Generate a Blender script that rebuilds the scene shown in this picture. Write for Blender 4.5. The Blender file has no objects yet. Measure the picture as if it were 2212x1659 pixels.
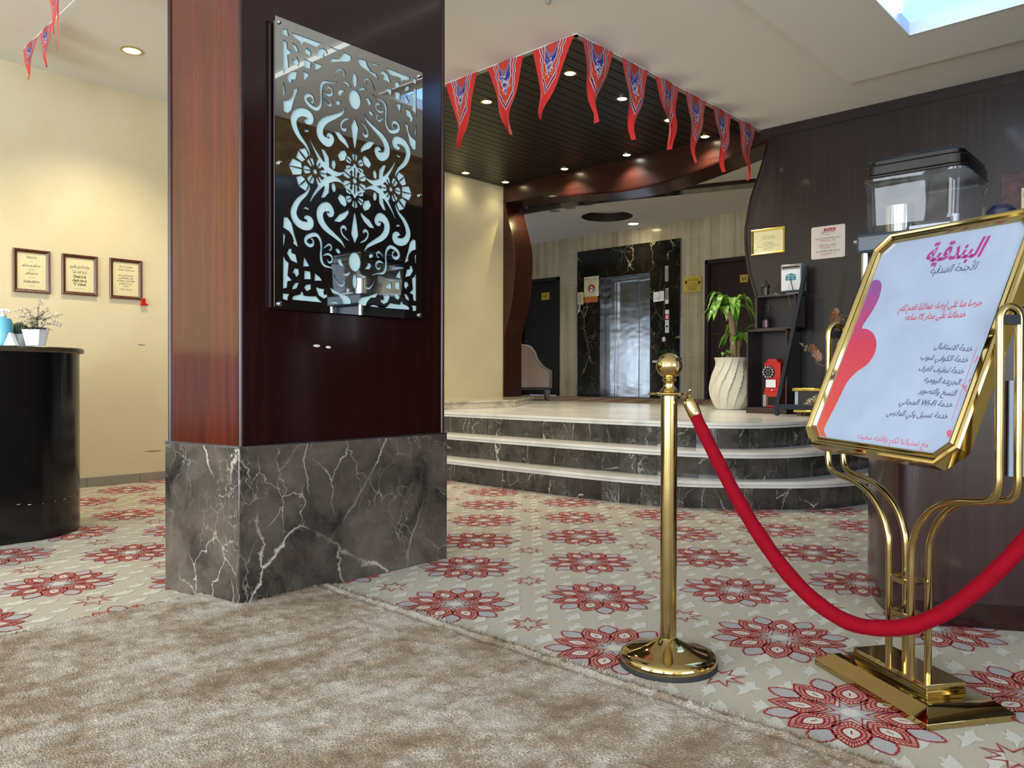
import bpy, bmesh, math, random, unicodedata
from mathutils import Vector, Matrix
from mathutils.geometry import delaunay_2d_cdt, tessellate_polygon

S = bpy.context.scene
COL = S.collection
R_ = math.radians
# ------------------------------------------------------------------ camera
CH, FPX = 0.9, 1672.0
yaw, pit, rol = R_(43.093), R_(-.509), R_(.132)
FW = Vector((math.cos(yaw)*math.cos(pit), math.sin(yaw)*math.cos(pit), math.sin(pit)))
_r = Vector((math.sin(yaw), -math.cos(yaw), 0)); _u = _r.cross(FW)
RT = _r*math.cos(rol)+_u*math.sin(rol); UP = _u*math.cos(rol)-_r*math.sin(rol)
CAM = Vector((0, 0, CH))
cd = bpy.data.cameras.new('camera'); cam = bpy.data.objects.new('camera', cd); COL.objects.link(cam)
cd.sensor_width = 36; cd.lens = 36*FPX/2212; cd.clip_start = .02
m = Matrix((RT, UP, -FW)).transposed().to_4x4(); m.translation = CAM; cam.matrix_world = m
S.camera = cam
# ------------------------------------------------------------------ world, light, exposure
S.view_settings.view_transform = 'Standard'; S.view_settings.look = 'None'
S.view_settings.gamma = 1; S.view_settings.use_curve_mapping = False
S.view_settings.exposure = 0.95
S.cycles.use_denoising = True; S.cycles.max_bounces = 8; S.cycles.caustics_reflective = False
S.cycles.caustics_refractive = False; S.cycles.sample_clamp_indirect = 6
w = bpy.data.worlds.new('world'); S.world = w; w.use_nodes = True
w.node_tree.nodes['Background'].inputs[0].default_value = (.55, .7, 1, 1)
w.node_tree.nodes['Background'].inputs[1].default_value = .6
def area(name, loc, direction, sx, sy, power, col):
    l = bpy.data.lights.new(name, 'AREA'); l.shape = 'RECTANGLE'; l.size = sx; l.size_y = sy
    l.energy = power; l.color = col
    o = bpy.data.objects.new(name, l); COL.objects.link(o); o.location = loc
    o.rotation_euler = Vector(direction).to_track_quat('-Z', 'Z').to_euler(); return o
def spot(name, loc, power, col, angle=110, blend=.6, r=.03, direction=(0, 0, -1)):
    l = bpy.data.lights.new(name, 'SPOT'); l.energy = power; l.color = col
    l.spot_size = R_(angle); l.spot_blend = blend; l.shadow_soft_size = r
    o = bpy.data.objects.new(name, l); COL.objects.link(o); o.location = loc
    o.rotation_euler = Vector(direction).to_track_quat('-Z', 'Y').to_euler(); return o
DAY = (.90, .96, 1.0)
for k, yy in enumerate((-3.0, .4, 3.8)):            # daylight through the entrance glazing behind the camera
    area('window_daylight', (-4.35, yy, 1.55), (1, .06, -.05), 2.6, 2.5, 130, DAY)
area('side_window_daylight', (.6, -4.85, 1.6), (0.05, 1, -.03), 3.4, 2.2, 70, (.62, .78, 1.0))
area('lobby_added_light', (7.55, 9.25, 1.14), (1, 0, 0), 1.4, 1.0, 6.5, (.75, .87, 1.0))  # added light before a solid wall, put in for the lift doors' reflection
# ------------------------------------------------------------------ pixel helpers: a photo pixel on a real plane
def ray(x, y): return FW + RT*((x-1106)/FPX) - UP*((y-829.5)/FPX)
def Pz(x, y, z=0.): r = ray(x, y); return CAM + r*((z-CH)/r.z)
def PX(x, y, X): r = ray(x, y); return CAM + r*(X/r.x)
def PY(x, y, Y): r = ray(x, y); return CAM + r*(Y/r.y)
def Pd(x, y, d): return CAM + ray(x, y)*d
def Pn(x, y, p, n): r = ray(x, y); return CAM + r*((Vector(p)-CAM).dot(n)/r.dot(n))
def V(*a): return Vector(a)
# ------------------------------------------------------------------ mesh helpers
class MB:
    def __init__(s): s.v = []; s.f = []; s.m = []; s.t = {}
    def add(s, vs, fs, mi=0):
        o = len(s.v); s.v += [Vector(v) for v in vs]
        for f in fs: s.f.append([o+i for i in f]); s.m.append(mi)
        return s
    def box(s, lo, hi, mi=0, M=None):
        x0, y0, z0 = lo; x1, y1, z1 = hi
        vs = [V(x, y, z) for z in (z0, z1) for y in (y0, y1) for x in (x0, x1)]
        if M: vs = [M @ v for v in vs]
        return s.add(vs, [(0, 2, 3, 1), (4, 5, 7, 6), (0, 1, 5, 4), (2, 6, 7, 3), (0, 4, 6, 2), (1, 3, 7, 5)], mi)
    def prism(s, poly, a, b, mi=0, fn=None, cap=(1, 1)):
        """poly in 2D; extruded from a to b; fn(u,v,w)->point"""
        fn = fn or (lambda u, v, w: V(u, v, w)); n = len(poly)
        A = sum(poly[i][0]*poly[(i+1) % n][1]-poly[(i+1) % n][0]*poly[i][1] for i in range(n))
        if A < 0: poly = list(reversed(poly))
        vs = [fn(p[0], p[1], a) for p in poly]+[fn(p[0], p[1], b) for p in poly]
        fs = [(i, (i+1) % n, n+(i+1) % n, n+i) for i in range(n)]
        if cap[0]: fs.append(tuple(reversed(range(n))))
        if cap[1]: fs.append(tuple(range(n, 2*n)))
        return s.add(vs, fs, mi)
    def tube(s, pts, r, seg=10, mi=0, closed=False, cap=True):
        pts = [Vector(p) for p in pts]; n = len(pts)
        rr = r if isinstance(r, (list, tuple)) else [r]*n
        vs = []; ref = None
        for i, p in enumerate(pts):
            if closed: t = pts[(i+1) % n]-pts[i-1]
            else: t = pts[min(i+1, n-1)]-pts[max(i-1, 0)]
            if t.length < 1e-9: t = V(0, 0, 1)
            t.normalize()
            if ref is None: ref = t.orthogonal().normalized()
            else:
                ref = ref-t*ref.dot(t)
                ref = ref.normalized() if ref.length > 1e-6 else t.orthogonal().normalized()
            b = t.cross(ref)
            for k in range(seg):
                a = 2*math.pi*k/seg; vs.append(p+(ref*math.cos(a)+b*math.sin(a))*rr[i])
        fs = []
        for i in range(n if closed else n-1):
            j = (i+1) % n
            for k in range(seg): fs.append((i*seg+k, i*seg+(k+1) % seg, j*seg+(k+1) % seg, j*seg+k))
        if cap and not closed: fs += [tuple(reversed(range(seg))), tuple(range((n-1)*seg, n*seg))]
        return s.add(vs, fs, mi)
    def lathe(s, prof, c, seg=32, mi=0, fn=None):
        c = Vector(c); n = len(prof); vs = []
        for r, z in prof:
            for k in range(seg):
                a = 2*math.pi*k/seg
                rr = r*(fn(a, z) if fn else 1)
                vs.append(c+V(rr*math.cos(a), rr*math.sin(a), z))
        fs = [(i*seg+k, i*seg+(k+1) % seg, (i+1)*seg+(k+1) % seg, (i+1)*seg+k) for i in range(n-1) for k in range(seg)]
        if prof[0][0] > 1e-6: fs.append(tuple(reversed(range(seg))))
        if prof[-1][0] > 1e-6: fs.append(tuple(range((n-1)*seg, n*seg)))
        return s.add(vs, fs, mi)
    def ball(s, c, r, mi=0, seg=16, sc=(1, 1, 1)):
        n = max(4, seg//2); c = Vector(c); vs = []; fs = []
        for i in range(n+1):
            t = math.pi*i/n
            for k in range(seg):
                a = 2*math.pi*k/seg
                vs.append(c+V(r*sc[0]*math.sin(t)*math.cos(a), r*sc[1]*math.sin(t)*math.sin(a), -r*sc[2]*math.cos(t)))
        fs = [(i*seg+k, i*seg+(k+1) % seg, (i+1)*seg+(k+1) % seg, (i+1)*seg+k) for i in range(n) for k in range(seg)]
        return s.add(vs, fs, mi)
    def poly(s, pts, mi=0):
        pts = [Vector(p) for p in pts]
        if len(pts) <= 4: return s.add(pts, [tuple(range(len(pts)))], mi)
        tr = tessellate_polygon([pts]); return s.add(pts, tr, mi)
    def ribbon(s, pts, wd, fn, closed=False, mi=0):
        """flat stroke in 2D mapped by fn(u,v)"""
        n = len(pts); ws = wd if isinstance(wd, (list, tuple)) else [wd]*n; vs = []
        for i in range(n):
            a = pts[(i+1) % n] if (closed or i < n-1) else pts[i]; b = pts[i-1] if (closed or i > 0) else pts[i]
            dx, dy = a[0]-b[0], a[1]-b[1]; L = math.hypot(dx, dy) or 1
            nx, ny = -dy/L*ws[i]/2, dx/L*ws[i]/2
            vs += [fn(pts[i][0]+nx, pts[i][1]+ny), fn(pts[i][0]-nx, pts[i][1]-ny)]
        fs = [(2*i, 2*i+1, 2*((i+1) % n)+1, 2*((i+1) % n)) for i in range(n if closed else n-1)]
        return s.add(vs, fs, mi)
    def build(s, name, mats, parent=None, origin=None, sharp=35, bevel=0, seg=2, weld=False):
        me = bpy.data.meshes.new(name)
        o = bpy.data.objects.new(name, me); COL.objects.link(o)
        org = V(0, 0, 0)
        if parent is not None:
            o.parent = parent; p = parent; org = V(0, 0, 0)
            while p: org = org+p.location; p = p.parent
            if origin is not None: o.location = Vector(origin)-org; org = Vector(origin)
        elif origin is not None: org = Vector(origin); o.location = org
        me.from_pydata([tuple(v-org) for v in s.v], [], s.f)
        mats = mats if isinstance(mats, (list, tuple)) else [mats]
        for mm in mats: me.materials.append(mm)
        me.polygons.foreach_set('material_index', s.m)
        me.polygons.foreach_set('use_smooth', [True]*len(s.f))
        if s.t:
            at = me.attributes.new('tile', 'FLOAT', 'FACE')
            for i, val in s.t.items(): at.data[i].value = val
        me.update()
        if weld:
            bm = bmesh.new(); bm.from_mesh(me); bmesh.ops.remove_doubles(bm, verts=bm.verts, dist=1e-4); bm.to_mesh(me); bm.free()
        me.set_sharp_from_angle(angle=R_(sharp))
        if bevel:
            b = o.modifiers.new('bevel', 'BEVEL'); b.width = bevel; b.segments = seg; b.limit_method = 'ANGLE'; b.angle_limit = R_(40)
        return o
def struct(name, mb, mats, **k):
    o = mb.build(name, mats, **k)
    if o.parent is None: o['kind'] = 'structure'
    return o
def tag(o, label, cat, group=None):
    o['label'] = label; o['category'] = cat
    if group: o['group'] = group
    return o
def thing(name, label, cat, loc, group=None):
    o = bpy.data.objects.new(name, None); COL.objects.link(o); o.location = loc; o.empty_display_size = .1
    return tag(o, label, cat, group)
def dup(root, loc, label=None, group=None):
    r = root.copy(); COL.objects.link(r); r.location = loc
    if label: r['label'] = label
    if group: r['group'] = group
    for ch in list(root.children):
        c = ch.copy(); COL.objects.link(c); c.parent = r
        for g in ch.children:
            d = g.copy(); COL.objects.link(d); d.parent = c
    return r
def rr(w, h, r, n=5):
    """rounded rectangle outline, centred"""
    out = []
    for cx, cy, a0 in ((w/2-r, h/2-r, 0), (-w/2+r, h/2-r, 90), (-w/2+r, -h/2+r, 180), (w/2-r, -h/2+r, 270)):
        for k in range(n+1):
            a = R_(a0+90*k/n); out.append((cx+r*math.cos(a), cy+r*math.sin(a)))
    return out
def smooth(pts, n=6):
    """Catmull-Rom through points of any dimension"""
    P = [tuple(p) for p in pts]; out = []
    for i in range(len(P)-1):
        p0 = P[max(i-1, 0)]; p1 = P[i]; p2 = P[i+1]; p3 = P[min(i+2, len(P)-1)]
        for k in range(n):
            t = k/n
            out.append(tuple(.5*(2*b+(c-a)*t+(2*a-5*b+4*c-d)*t*t+(3*b-a-3*c+d)*t**3) for a, b, c, d in zip(p0, p1, p2, p3)))
    out.append(P[-1]); return out
def offset(poly, d):
    """offset open polyline to its left by d"""
    out = []; n = len(poly)
    for i in range(n):
        a = poly[max(i-1, 0)]; b = poly[min(i+1, n-1)]
        dx, dy = b[0]-a[0], b[1]-a[1]; L = math.hypot(dx, dy)
        out.append((poly[i][0]-dy/L*d, poly[i][1]+dx/L*d))
    return out
def resample(poly, step):
    out = [poly[0]]; acc = 0
    for a, b in zip(poly, poly[1:]):
        L = math.hypot(b[0]-a[0], b[1]-a[1]); t = step-acc
        while t <= L:
            out.append((a[0]+(b[0]-a[0])*t/L, a[1]+(b[1]-a[1])*t/L)); t += step
        acc = (acc+L) % step
    out.append(poly[-1]); return out
def fr(o, ux, uy):
    """frame: (u,v,w) -> point with u along ux, v along uy, w along their cross product"""
    o = Vector(o); ux = Vector(ux).normalized(); uy = Vector(uy).normalized(); uz = ux.cross(uy)
    return lambda u, v, w=0.: o+ux*u+uy*v+uz*w
# ------------------------------------------------------------------ Arabic shaping and lettering
FORMS = {}; LAM = {}
for c in range(0xFE80, 0xFEFD):
    d = unicodedata.decomposition(chr(c)).split()
    if len(d) == 2: FORMS.setdefault(chr(int(d[1], 16)), {})[d[0]] = chr(c)
    elif len(d) == 3: LAM.setdefault(chr(int(d[2], 16)), {})[d[0]] = chr(c)
def arabic(s):
    if not any(0x600 <= ord(k) < 0x700 for k in s): return s
    out = []; i = 0; joined = False; n = len(s)
    def isl(ch): return ch in FORMS
    while i < n:
        ch = s[i]
        if ch == 'ل' and i+1 < n and s[i+1] in LAM:
            out.append(LAM[s[i+1]]['<final>' if joined else '<isolated>']); joined = False; i += 2; continue
        if isl(ch):
            f = FORMS[ch]; nxt = i+1 < n and isl(s[i+1]) and '<initial>' in f and '<final>' in FORMS[s[i+1]]
            key = ('<medial>' if nxt else '<final>') if joined else ('<initial>' if nxt else '<isolated>')
            out.append(f.get(key) or f.get('<isolated>')); joined = nxt
        else: out.append(ch); joined = False
        i += 1
    words = ''.join(out).split(' ')
    res = [w if all(ord(k) < 0x500 or 0x660 <= ord(k) <= 0x669 for k in w) else w[::-1] for w in words]
    return ' '.join(reversed(res))
_tc = {}
def glyphs(s, bold=0., shear=0.):
    k = (s, bold, shear)
    if k not in _tc:
        c = bpy.data.curves.new('t', 'FONT'); c.body = s; c.size = 1; c.offset = bold; c.shear = shear; c.resolution_u = 3
        o = bpy.data.objects.new('t', c); COL.objects.link(o)
        dg = bpy.context.evaluated_depsgraph_get(); me = bpy.data.meshes.new_from_object(o.evaluated_get(dg))
        _tc[k] = ([(v.co.x, v.co.y) for v in me.vertices], [tuple(p.vertices) for p in me.polygons])
        bpy.data.objects.remove(o); bpy.data.curves.remove(c); bpy.data.meshes.remove(me)
    return _tc[k]
def write(mb, s, fn, x, y, size, align='c', mi=0, bold=0., shear=0., width=None, ar=True):
    vs, fs = glyphs(arabic(s) if ar else s, bold, shear)
    if not vs: return
    x0 = min(v[0] for v in vs); x1 = max(v[0] for v in vs); W = x1-x0
    sx = size if width is None else width/W
    ox = {'c': -(x0+x1)/2, 'r': -x1, 'l': -x0}[align]
    mb.add([fn(x+(v[0]+ox)*sx, y+v[1]*size) for v in vs], fs, mi)
# ------------------------------------------------------------------ materials
def lin(c): return tuple((v/255/12.92 if v/255 <= .04045 else ((v/255+.055)/1.055)**2.4) for v in c)
class NT:
    def __init__(s, name):
        s.mat = bpy.data.materials.new(name); s.mat.use_nodes = True; s.t = s.mat.node_tree
        s.b = s.t.nodes['Principled BSDF']; s.c = None
    def n(s, typ, **k):
        nd = s.t.nodes.new('ShaderNode'+typ)
        for a, v in k.items():
            if a.startswith('i_'):
                key = a[2:]; key = int(key) if key.isdigit() else key.replace('_', ' ')
                s.set(nd.inputs[key], v)
            else: setattr(nd, a, v)
        return nd
    def set(s, inp, v):
        if hasattr(v, 'is_output'): s.t.links.new(v, inp)
        else: inp.default_value = v
    def co(s, scale=(1, 1, 1), rot=(0, 0, 0), add=None):
        tc = s.n('TexCoord').outputs['Object']
        if add is not None: tc = s.n('VectorMath', operation='ADD', i_0=tc, i_1=add).outputs[0]
        return s.n('Mapping', i_Vector=tc, i_Scale=scale, i_Rotation=rot).outputs[0]
    def noise(s, co, scale, detail=4, rough=.55, dist=0, out='Fac'):
        return s.n('TexNoise', i_Vector=co, i_Scale=scale, i_Detail=detail, i_Roughness=rough, i_Distortion=dist).outputs[out]
    def ramp(s, fac, stops):
        r = s.n('ValToRGB', i_0=fac); cr = r.color_ramp
        while len(cr.elements) > 1: cr.elements.remove(cr.elements[-1])
        cr.elements[0].position = stops[0][0]; c = stops[0][1]; cr.elements[0].color = (*c, 1) if isinstance(c, tuple) else (c, c, c, 1)
        for p, c in stops[1:]:
            e = cr.elements.new(p); e.color = (*c, 1) if isinstance(c, tuple) else (c, c, c, 1)
        return r.outputs[0]
    def mix(s, fac, a, b, typ='MIX'):
        nd = s.n('Mix', data_type='RGBA', blend_type=typ)
        s.set(nd.inputs[0], fac)
        for i, v in ((6, a), (7, b)): s.set(nd.inputs[i], (*v, 1) if isinstance(v, tuple) and len(v) == 3 else v)
        return nd.outputs[2]
    def math(s, op, a, b=0.): return s.n('Math', operation=op, i_0=a, i_1=b).outputs[0]
    def fin(s, col=None, rough=None, metal=0, bump=None, bs=.2, bd=.01, **k):
        b = s.b
        if col is not None: s.set(b.inputs['Base Color'], (*col, 1) if isinstance(col, tuple) else col)
        if rough is not None: s.set(b.inputs['Roughness'], rough)
        b.inputs['Metallic'].default_value = metal
        for key, v in k.items(): s.set(b.inputs[key.replace('_', ' ')], v)
        if bump is not None: s.set(b.inputs['Normal'], s.n('Bump', i_Height=bump, i_Strength=bs, i_Distance=bd).outputs[0])
        return s.mat
def plain(name, c, rough=.5, metal=0, **k):
    """one base colour with a faint surface mottling"""
    t = NT(name); l = lin(c); nz = t.noise(t.co(), 9, 3)
    col = t.mix(t.ramp(nz, [(.3, 0.), (.7, 1.)]), tuple(v*.93 for v in l), tuple(min(1, v*1.05) for v in l))
    return t.fin(col, rough, metal, **k)
def wood(name, dark, light, rough=.25, scale=1., axis=2, coat=.3):
    t = NT(name); sc = [22*scale]*3; sc[axis] = .8*scale
    co = t.co(tuple(sc)); n1 = t.noise(co, 1.6, 6, .6, .4); n2 = t.noise(t.co((1.5, 1.5, .6)), 1.2, 2)
    f = t.math('ADD', t.math('MULTIPLY', n1, .75), t.math('MULTIPLY', n2, .35))
    col = t.ramp(f, [(.3, lin(dark)), (.75, lin(light))])
    return t.fin(col, t.ramp(n1, [(.2, rough*.8), (.8, rough*1.2)]), bump=n1, bs=.04, bd=.002, Coat_Weight=coat, Coat_Roughness=.08)
def marble_dark(name, c0, c1, vein, scale=1., rough=.14, tile=False):
    t = NT(name); add = None
    if tile:
        a = t.n('Attribute', attribute_name='tile').outputs['Fac']; add = t.n('CombineXYZ', i_0=t.math('MULTIPLY', a, 31.), i_1=t.math('MULTIPLY', a, 17.), i_2=t.math('MULTIPLY', a, 23.)).outputs[0]
    co = t.co((scale,)*3, add=add)
    wob = t.noise(co, 3.4, 5, .6, 0, 'Color'); co2 = t.mix(.22, co, wob, 'ADD')
    patch = t.noise(co2, 3.2, 5, .62, .6)
    base = t.ramp(patch, [(.33, lin(c0)), (.5, tuple((a+b)/2 for a, b in zip(lin(c0), lin(c1)))), (.68, lin(c1))])
    def veins(sc, w0, gate, seed):
        cc = t.n('Mapping', i_Vector=co2, i_Location=(seed, seed*.7, seed*1.3), i_Scale=(1, 1, .55)).outputs[0]
        e = t.n('TexVoronoi', feature='DISTANCE_TO_EDGE', i_Vector=cc, i_Scale=sc).outputs['Distance']
        g = t.noise(t.n('Mapping', i_Vector=co, i_Location=(seed*3, 1, 2)).outputs[0], 2.4, 2)
        l = t.ramp(e, [(0, 1.), (w0*.35, .55), (w0, 0.)])
        return t.math('MULTIPLY', l, t.ramp(g, [(gate, 0.), (gate+.16, 1.)]))
    v = t.math('MAXIMUM', t.math('MAXIMUM', veins(2.6, .014, .47, 1.3), t.math('MULTIPLY', veins(6.5, .016, .5, 5.1), .75)), t.math('MULTIPLY', veins(15, .02, .54, 9.7), .5))
    col = t.mix(v, base, lin(vein))
    if tile: col = t.mix(1., col, t.ramp(t.n('Attribute', attribute_name='tile').outputs['Fac'], [(0, .72), (1, 1.15)]), 'MULTIPLY')
    return t.fin(col, rough)
def marble_light(name, c0, c1, c2, sc=(6, 1.2, 6), rough=.12, bumpy=0):
    t = NT(name); co = t.co(sc); n1 = t.noise(co, 1.3, 6, .62, .9); n2 = t.noise(t.co(), .9, 3)
    col = t.ramp(t.math('ADD', t.math('MULTIPLY', n1, .8), t.math('MULTIPLY', n2, .25)), [(.34, lin(c0)), (.52, lin(c1)), (.7, lin(c2))])
    return t.fin(col, rough)
M = {}
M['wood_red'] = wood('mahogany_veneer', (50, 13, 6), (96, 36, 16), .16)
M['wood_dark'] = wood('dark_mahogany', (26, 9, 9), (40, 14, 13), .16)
M['wood_wall'] = wood('wenge_panelling', (29, 21, 21), (42, 31, 30), .36, coat=.2)
M['wood_beam'] = wood('beam_veneer', (34, 14, 10), (56, 24, 16), .3, axis=1, coat=.1)
M['wood_counter'] = wood('counter_veneer', (34, 17, 19), (50, 26, 27), .26)
M['slat'] = wood('ceiling_slats', (11, 7, 5), (18, 11, 8), .42, axis=0, coat=.05)
M['door'] = wood('door_veneer', (32, 15, 14), (46, 22, 20), .4, coat=.1)
M['door_black'] = wood('door_veneer_dark', (12, 7, 6), (20, 12, 10), .6, coat=0)
M['emperador'] = marble_dark('emperador_marble', (36, 34, 32), (104, 94, 84), (205, 197, 182), 1.)
M['riser'] = marble_dark('riser_marble', (46, 44, 42), (86, 82, 76), (215, 210, 198), 1.6, tile=True)
M['portoro'] = marble_dark('lift_marble', (10, 10, 9), (32, 29, 22), (180, 168, 130), .75, .1)
M['tread'] = marble_light('tread_marble', (196, 193, 186), (222, 220, 214), (236, 235, 231), sc=(2.2, 1.2, 3), rough=.2)
M['curb'] = marble_light('curb_marble', (150, 143, 122), (190, 184, 164), (210, 206, 190))
M['tile_grey'] = plain('grey_skirting_tile', (150, 146, 136), .3)
t = NT('travertine_wall'); co = t.co((1, 9, .25)); n1 = t.noise(co, 1.3, 5, .6, .25); n2 = t.noise(t.co((1, 1.2, 1.6)), 1.1, 4)
M['travertine'] = t.fin(t.ramp(t.math('ADD', t.math('MULTIPLY', n1, .65), t.math('MULTIPLY', n2, .4)), [(.34, lin((150, 138, 110))), (.52, lin((186, 174, 146))), (.7, lin((206, 196, 172)))]), .16)
t = NT('cream_wallpaper'); n1 = t.noise(t.co(), 160, 3, .7); n2 = t.noise(t.co(), 1.6, 3)
M['cream'] = t.fin(t.mix(t.ramp(n2, [(.35, 0.), (.65, 1.)]), lin((214, 202, 164)), lin((222, 211, 176))), .75, bump=n1, bs=.25, bd=.004)
t = NT('ceiling_paint'); n1 = t.noise(t.co(), 90, 3)
M['white'] = t.fin(lin((224, 223, 219)), .85, bump=n1, bs=.06, bd=.002)
t = NT('brown_stone'); M['brown_stone'] = t.fin(t.ramp(t.noise(t.co((1, 1, 2.4)), 5, 5, .65), [(.35, lin((92, 70, 46))), (.65, lin((132, 106, 72)))]), .8)
M['recess_dark'] = plain('recess_paint', (44, 36, 30), .6)
def brass(name, c, rough):
    t = NT(name); n1 = t.noise(t.co(), 14, 4)
    return t.fin(t.mix(n1, lin(tuple(v*.93 for v in c)), lin(c)), t.ramp(n1, [(.2, rough*.7), (.8, rough*1.5)]), 1.)
M['brass'] = brass('polished_brass', (202, 180, 122), .07)
M['brass_dull'] = brass('worn_brass', (186, 166, 114), .2)
M['brass_tube'] = brass('brass_tube', (192, 172, 118), .15)
M['chrome'] = brass('chrome', (205, 207, 210), .1)
t = NT('brushed_steel'); co = t.co((1, 3, .7)); n1 = t.noise(co, 2.2, 3, .5, .4)
M['steel'] = t.fin(lin((176, 180, 186)), t.ramp(n1, [(.3, .2), (.7, .3)]), 1., bump=t.noise(t.co((1, 1.1, 2.4)), 1.5, 2), bs=.28, bd=.05)
t = NT('mirror_silver'); M['mirror'] = t.fin(t.mix(t.noise(t.co(), 3, 2), lin((206, 208, 206)), lin((212, 214, 212))), .015, 1.)
M['aqua'] = plain('pale_aqua_backing', (196, 226, 230), .35)
M['black'] = plain('black_lacquer', (12, 12, 13), .16)
M['black_matt'] = plain('black_matt', (18, 18, 19), .55)
M['rubber'] = plain('rubber', (34, 34, 36), .7)
M['char'] = plain('charcoal_wood', (38, 32, 33), .45)
M['navy'] = plain('machine_grey', (52, 62, 74), .35)
M['steel_dark'] = plain('black_metal', (40, 46, 54), .3, .6)
M['cubby'] = plain('cubby_wood', (52, 42, 42), .42)
t = NT('red_velvet'); n1 = t.noise(t.co(), 45, 3)
M['velvet'] = t.fin(t.mix(n1, lin((104, 0, 16)), lin((136, 0, 24))), .85, Specular_IOR_Level=.12, bump=n1, bs=.15, bd=.003, Sheen_Weight=.12, Sheen_Roughness=.35, Sheen_Tint=(1, .1, .2, 1))
M['paper'] = plain('white_paper', (232, 236, 240), .5)
M['acrylic'] = plain('sign_sheet', (152, 165, 188), .25, Coat_Weight=.25, Coat_Roughness=.05)
M['ivory'] = plain('ivory_paper', (226, 216, 172), .45)
M['yellow'] = plain('yellow_plate', (192, 168, 62), .4)
M['orange_lbl'] = plain('orange_label', (204, 120, 46), .5)
M['silverplate'] = plain('satin_plate', (226, 216, 206), .3)
M['ink'] = plain('black_ink', (30, 28, 30), .6)
M['ink_blue'] = plain('blue_grey_ink', (76, 78, 112), .6)
M['ink_mag'] = plain('magenta_ink', (150, 50, 122), .5)
M['ink_red'] = plain('red_ink', (178, 46, 66), .6)
M['ink_pink'] = plain('pink_ink', (196, 84, 108), .6)
M['red'] = plain('red_enamel', (190, 26, 22), .3)
M['frame_wood'] = wood('frame_moulding', (58, 26, 16), (98, 48, 30), .3, coat=.3)
M['gold'] = brass('gold_leaf', (214, 186, 92), .22)
M['ceramic'] = plain('white_ceramic', (226, 230, 240), .22)
M['teal'] = plain('teal_label', (34, 128, 152), .4)
M['silver_plastic'] = plain('silver_plastic', (150, 152, 156), .3, .4)
M['pearl'] = plain('pearl', (206, 178, 120), .3, .3)
M['glitter'] = plain('glitter', (180, 196, 206), .35, .4)
def emit(name, col, st):
    t = NT(name); t.b.inputs['Base Color'].default_value = (*col, 1)
    t.b.inputs['Emission Color'].default_value = (*col, 1); t.b.inputs['Emission Strength'].default_value = st
    return t.mat
M['lamp_warm'] = emit('warm_lamp', (1, .86, .5), 14)
M['lamp_cool'] = emit('cool_lamp', (1, .97, .86), 14)
M['sky_panel'] = emit('sky_blue_light_panel', (.27, .52, 1.0), .95)
M['led'] = emit('led_strip', (.7, .86, 1.0), 2.2)
M['led_red'] = emit('red_digit', (1, .08, .1), 2.)
t = NT('clear_plastic'); n1 = t.noise(t.co(), 18, 5)
tr = t.n('BsdfTransparent', i_Color=(.93, .95, .98, 1)); gl = t.n('BsdfGlossy', i_Roughness=.02)
t.set(t.b.inputs['Base Color'], (.75, .8, .88, 1)); t.b.inputs['Roughness'].default_value = .2
m1 = t.n('MixShader', i_0=t.ramp(n1, [(.4, .015), (.75, .06)])); t.set(m1.inputs[1], tr.outputs[0]); t.set(m1.inputs[2], t.b.outputs[0])
m2 = t.n('MixShader', i_0=t.math('ADD', t.math('MULTIPLY', t.n('LayerWeight', i_Blend=.25).outputs['Fresnel'], 0.45), .025)); t.set(m2.inputs[1], m1.outputs[0]); t.set(m2.inputs[2], gl.outputs[0])
t.t.links.new(m2.outputs[0], t.t.nodes['Material Output'].inputs[0]); M['clear'] = t.mat
# ------------------------------------------------------------------ levels and planes of the place
XW, YW, ZC, ZP = 7.1, 6.8, 3.28, .57          # portal plane, left wall, ceiling, landing
XE, ZL = 10.5, 3.31                            # lift wall, lobby ceiling
SX, SY = 4.25, 3.375                           # corner of the dark slatted ceiling
YB, XB = -5.0, -4.5
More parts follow.
